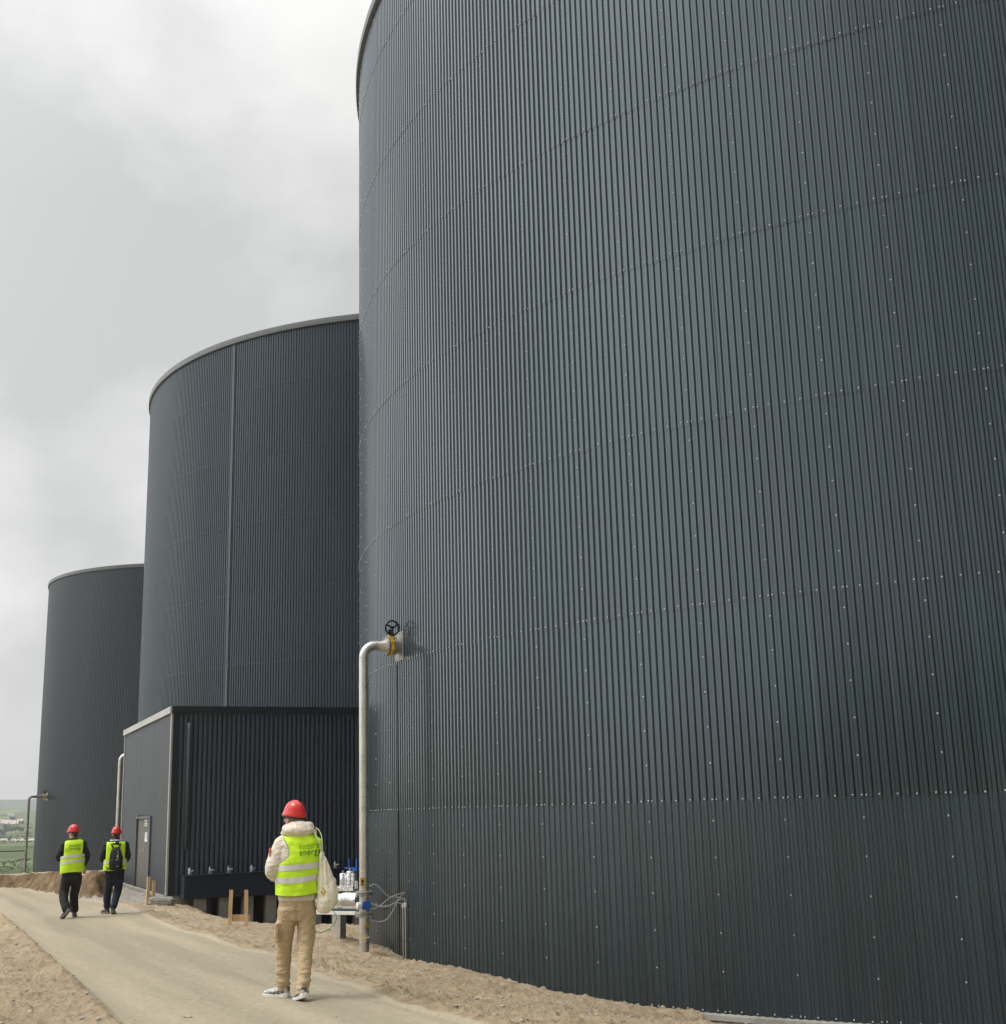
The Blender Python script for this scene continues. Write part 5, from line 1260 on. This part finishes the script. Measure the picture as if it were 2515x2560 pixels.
bm_ = [c for c in bag.children if c.name.startswith('canvas_body')][0].data
bvb = BVHTree.FromPolygons([v.co.copy() for v in bm_.vertices], [tuple(p.vertices) for p in bm_.polygons])
def on_bag(x, z, o_=.004):
    h = bvb.ray_cast(Vector((x, -2, z)), Vector((0, 1, 0))); return Vector((x, (h[0].y if h[0] else -.15)-o_, z))
mb = MB(); cxp, czp = .243, .957
def diamond(sx, sz, o_, mi, nn=5):
    vs = []; fs = []
    for i in range(nn+1):
        for j in range(nn+1):
            a, b = i/nn*2-1, j/nn*2-1; x = (a-b)/2*sx; z = (a+b)/2*sz; vs.append(on_bag(cxp+x, czp+z+x*.1, o_))
    for i in range(nn):
        for j in range(nn): fs.append((i*(nn+1)+j, (i+1)*(nn+1)+j, (i+1)*(nn+1)+j+1, i*(nn+1)+j+1))
    mb.add(vs, fs, mi)
diamond(.026, .032, .003, 1); diamond(.022, .028, .0045, 0)
vs = [on_bag(cxp+.013*math.cos(a), czp+.015*math.sin(a), .006) for a in np.linspace(0, 2*math.pi, 17)[:-1]]; mb.add(vs, [tuple(range(16))], 2)
vs = [on_bag(cxp-.014, czp-.006, .0072), on_bag(cxp+.014, czp+.002, .0072), on_bag(cxp+.014, czp+.005, .0072), on_bag(cxp-.014, czp-.003, .0072)]; mb.add(vs, [(0, 1, 2, 3)], 1)
mb.build('diamond_badge', [M['yellow'], M['piping'], mat('ochre_disc', (.78, .56, .10), .5)], bag)

# ---------------------------------------------------------------- generic dark-clad walkers
def walker(px, py, zg, hyaw_, hc, legs, trousers, arms, jr, jmat, tmat, label, rings_v, vz, armf, stripes, seed, hair, toes, lift, smat, body_rz=0.0, vsag=0.0, hemlow=None):
    q = atz(px, py, zg); root = empty('person', (q.x, q.y, gz(q.x, q.y)), math.atan2(-q.x, q.y)+body_rz, label, 'person', 'visitors in red helmets and yellow vests')
    rot = Matrix.Rotation(R(hyaw_), 3, 'Z'); mb = MB()
    loft(mb, [(0, 0, .74, .13, .09), (0, 0, .9, .12, .085), (0, 0, 1.15, .12, .08), (0, 0, 1.34, .145, .09), (0, 0, 1.43, .12, .08), (0, 0, 1.47, .06, .06)])
    for ps in legs: limb(mb, ps, [.072, .048, .036])
    for ps, hd in arms: limb(mb, ps, [.042, .036, .026]); hand(mb, ps[-1], hd, (0, -.2, -.9), 1 if ps[0][0] < 0 else -1)
    head_parts(mb, hc, rot, (0, 0, 1.42)); link('body', remeshed(mb, .008, 2), M['skin'], root, True); eyes(root, hc, rot)
    mb = MB(); ell(mb, Vector(hc)+rot @ Vector((0, -.022, .036)), (.080, .094, .090), rot, 18); ell(mb, Vector(hc)+rot @ Vector((0, -.052, -.02)), (.066, .050, .062), rot, 14)
    link('hair', remeshed(mb, .010, 2), hair, root, True); helmet(root, hc, rot, .98)
    mb = MB(); loft(mb, trousers[0])
    for pts, rs in trousers[1:]: limb(mb, pts, rs)
    def td(co, n): return float(.008*mnoise.noise(Vector((co.x*6+seed, co.y*6, co.z*9)))+.010*max(0, .6-co.z)*mnoise.noise(Vector((co.x*7, co.y*5+seed, co.z*24))))
    link('trousers', remeshed(mb, .013, 2, td), tmat, root, True)
    for (ank, toe, lf) in toes: shoe(root, ank, toe, lf, M['shoe_black'], M['sole_dark'])
    mb = MB(); loft(mb, jr)
    for ps, hd in arms:
        e = Vector(ps[-1])*.88+Vector(ps[-2])*.12 if len(ps) > 1 else Vector(ps[-1]); P = list(ps[:-1])+[tuple(e)]; limb(mb, P, [.078, .068, .048])
    link('jacket', remeshed(mb, .013, 2, crease(seed, (9, 9, 16), .010, (22, 22, 30), .004)), jmat, root, True)
    v = vest(root, rings_v, vz[0], vz[1], seed, armf, stripes, grow=.020, hemwave=.014, sag=vsag, pipe=False)
    return root, v
JL = [(-.0, 0, .84, .19, .13, 2.4), (0, 0, 1.0, .20, .14, 2.4), (0, 0, 1.2, .205, .14, 2.4), (.01, 0, 1.38, .205, .135, 2.3), (.01, 0, 1.47, .185, .12, 2.2), (0, 0, 1.53, .10, .095), (0, 0, 1.56, .07, .07)]
arm2 = lambda z: None if z < 1.18 else .178
armL = [([(-.17, 0, 1.44), (-.27, .02, 1.19), (-.12, .24, 1.15)], (.6, .8, 0)), ([(.18, 0, 1.44), (.27, -.01, 1.20), (.225, .14, 1.0)], (.1, .6, -.7))]
pl_l, v2_ = walker(174, 2300, -1.925, 52, (-.015, .02, 1.655),
    [[(-.08, 0, .84), (-.12, .05, .5), (-.075, -.20, .19)], [(.08, 0, .84), (.07, .12, .5), (.08, .24, .12)]],
    [[(0, 0, .72, .15, .11, 2.4), (0, 0, .85, .185, .125, 2.4), (0, 0, .98, .19, .12, 2.3)],
     ([(-.09, 0, .80), (-.135, .05, .56), (-.135, -.03, .40), (-.078, -.19, .20)], [(.11, .11), (.095, .10), (.092, .10), (.085, .09)]),
     ([(.10, 0, .80), (.085, .10, .56), (.060, .17, .40), (.085, .23, .15)], [(.105, .11), (.09, .10), (.086, .095), (.084, .09)])],
    armL, JL, M['blackcloth'], M['blackcloth'], 'walker dressed in black under a plain vest, head turned left, leftmost of the three',
    [(c[0], c[1], c[2], c[3]+.012, c[4]+.01) for c in JL], (.885, 1.525), arm2, [(1.18, 1.235, .012), (1.07, 1.125, .016)], 5.0, M['hair_brown'],
    [((-.085, -.21, .175), (-.72, .69), R(42)), ((.085, .24, .092), (.05, .99), R(0))], None, M['sole'], vsag=.012)
for c in v2_.children: pass
text_on(v2_, 'nature', .075, -.075, 1.395, M['print_dark'], 1.5, width=.215); text_on(v2_, 'energy', .075, -.065, 1.335, M['print_dark'], 1.5, width=.215)
mb = MB(); bvv = BVHTree.FromPolygons([v.co.copy() for v in v2_.data.vertices], [tuple(p.vertices) for p in v2_.data.polygons])
pts = []
for x, z in ((-.045, 1.435), (-.09, 1.385), (-.125, 1.325), (-.09, 1.315), (-.05, 1.32)):
    h = bvv.ray_cast(Vector((x, -2, z)), Vector((0, 1, 0))); pts.append(Vector((x, h[0].y-.007, z)) if h[0] else Vector((x, -.17, z)))
mb.tube(bez(pts, 5), .003, 6); mb.build('emblem', M['print_dark'], v2_, True)
# right walker with the backpack
JRr = [(0, 0, .70, .195, .135, 2.4), (0, 0, .86, .20, .14, 2.4), (0, 0, 1.1, .195, .14, 2.4), (0, 0, 1.32, .205, .135, 2.3), (0, 0, 1.42, .19, .12, 2.2), (0, 0, 1.48, .11, .095), (0, 0, 1.53, .07, .07)]
armR = [([(-.185, 0, 1.39), (-.255, .0, 1.15), (-.19, .20, 1.02)], (.5, .8, -.1)), ([(.19, 0, 1.39), (.250, .0, 1.15), (.19, .19, 1.03)], (-.4, .8, -.1))]
prr, v3_ = walker(282, 2291, -1.945, -4, (.0, .02, 1.600),
    [[(-.08, 0, .84), (-.10, .08, .5), (-.115, .16, .12)], [(.08, 0, .84), (.07, .0, .5), (.0, -.16, .13)]],
    [[(0, 0, .64, .15, .11, 2.4), (0, 0, .80, .18, .125, 2.4), (0, 0, .95, .18, .12, 2.3)],
     ([(-.09, 0, .74), (-.115, .07, .5), (-.13, .12, .32), (-.125, .15, .15)], [(.10, .105), (.085, .09), (.078, .085), (.072, .08)]),
     ([(.09, 0, .74), (.085, .0, .5), (.045, -.07, .32), (.005, -.15, .15)], [(.10, .105), (.085, .09), (.075, .085), (.068, .08)])],
    armR, JRr, M['blackcloth'], M['denim'], 'walker in dark jeans carrying a black backpack, in front of the grey door',
    [(c[0], c[1], c[2], c[3]+.012, c[4]+.012) for c in JRr], (.885, 1.455), lambda z: None if z < 1.10 else .188, [(1.02, 1.075, .0)], 9.0, M['hair_brown'],
    [((-.125, .16, .090), (-.5, .86), R(0)), ((.0, -.16, .105), (.15, .98), R(14))], None, M['sole'])
mb = MB(); ell(mb, (.0, -.09, 1.40), (.125, .075, .085)); ell(mb, (-.05, -.05, 1.44), (.08, .07, .06)); ell(mb, (.05, -.05, 1.44), (.08, .07, .06)); ell(mb, (0, -.02, 1.43), (.13, .09, .07)); ell(mb, (0, -.10, 1.34), (.07, .06, .07))
link('hood', remeshed(mb, .012, 2, crease(2, (14, 14, 20), .012)), M['blackcloth'], prr, True)
mb = MB(); pts = [(.112*math.cos(a), -.01+.088*math.sin(a), 1.500+.012*math.sin(a)-.02*abs(math.cos(a))) for a in np.linspace(R(150), R(390), 20)]; mb.tube(pts, [(.022, .014)]*20, 10)
link('fleece_collar', remeshed(mb, .008, 2, crease(3, (40, 40, 40), .006)), M['whitecloth'], prr, True)
bp2 = empty('backpack', prr.location, prr.rotation_euler.z, 'black backpack worn over the yellow vest of the walker in front of the grey door', 'backpack')
mb = MB(); loft(mb, [(.015, -.245, .885, .110, .055, 2.6), (.015, -.26, .91, .130, .085, 2.8), (.015, -.265, 1.03, .136, .100, 2.8), (.013, -.26, 1.16, .128, .092, 2.6), (.010, -.245, 1.27, .108, .075, 2.4), (.008, -.225, 1.33, .070, .050), (.008, -.21, 1.35, .03, .03)], 32)
bk = link('main_compartment', remeshed(mb, .010, 2, crease(6, (9, 9, 12), .010, (25, 25, 25), .004)), M['blackcloth'], bp2, True)
mb = MB(); loft(mb, [(.015, -.335, .90, .085, .03, 2.6), (.015, -.350, .95, .10, .035, 2.8), (.015, -.350, 1.08, .096, .032, 2.8), (.015, -.335, 1.13, .07, .02)], 24); link('front_pocket', remeshed(mb, .009, 2, crease(8, (12, 12, 12), .006)), M['blackcloth'], bp2, True)
mb = MB(); mb.tube(bez([(.06, -.352, 1.22), (.03, -.368, 1.17), (.055, -.372, 1.13), (.02, -.385, 1.08)], 6), .003, 6); mb.box((.045, -.345, 1.25), (.012, .004, .02)); mb.box((.05, -.372, 1.17), (.012, .004, .03)); mb.box((.045, -.390, .965), (.035, .003, .007)); mb.build('zip_pull', M['white'], bp2)
for s in (-1, 1):
    mb = MB(); P = bez([(s*.06+.01, -.20, 1.33), (s*.09, -.13, 1.43), (s*.115, -.02, 1.475), (s*.13, .10, 1.42), (s*.14, .17, 1.25), (s*.19, .10, 1.08), (s*.20, -.05, .98), (s*.13, -.20, .92)], 8); mb.tube(P, [(.005, .022)]*len(P), 10); mb.build('shoulder_strap', M['blackcloth'], bp2, True)
mb = MB(); P = bez([(-.11, -.22, .93), (-.16, -.19, .90), (-.17, -.18, .86), (-.155, -.18, .82)], 6); mb.tube(P, [(.003, .011)]*len(P), 8)
P = bez([(.15, -.19, .90), (.18, -.16, .82), (.165, -.16, .74), (.185, -.16, .68), (.17, -.16, .64)], 6); mb.tube(P, [(.004, .012)]*len(P), 8); mb.build('strap_end', M['blackcloth'], bp2, True)

# ================================================================ HAZE over the valley
hz = MB(); hz.box((0, 0, 25), (6300, 6300, 94)); hm = bpy.data.materials.new('haze'); hm.use_nodes = True; hn = hm.node_tree.nodes
hn.remove(hn['Principled BSDF']); pv = hn.new('ShaderNodeVolumePrincipled'); pv.inputs['Density'].default_value = .00030; pv.inputs['Color'].default_value = (.90, .92, .93, 1); pv.inputs['Anisotropy'].default_value = .1
hm.node_tree.links.new(pv.outputs[0], hn['Material Output'].inputs['Volume']); ho = hz.build('haze', hm); tag(ho, 'pale haze hanging over the valley', 'haze', kind='stuff')
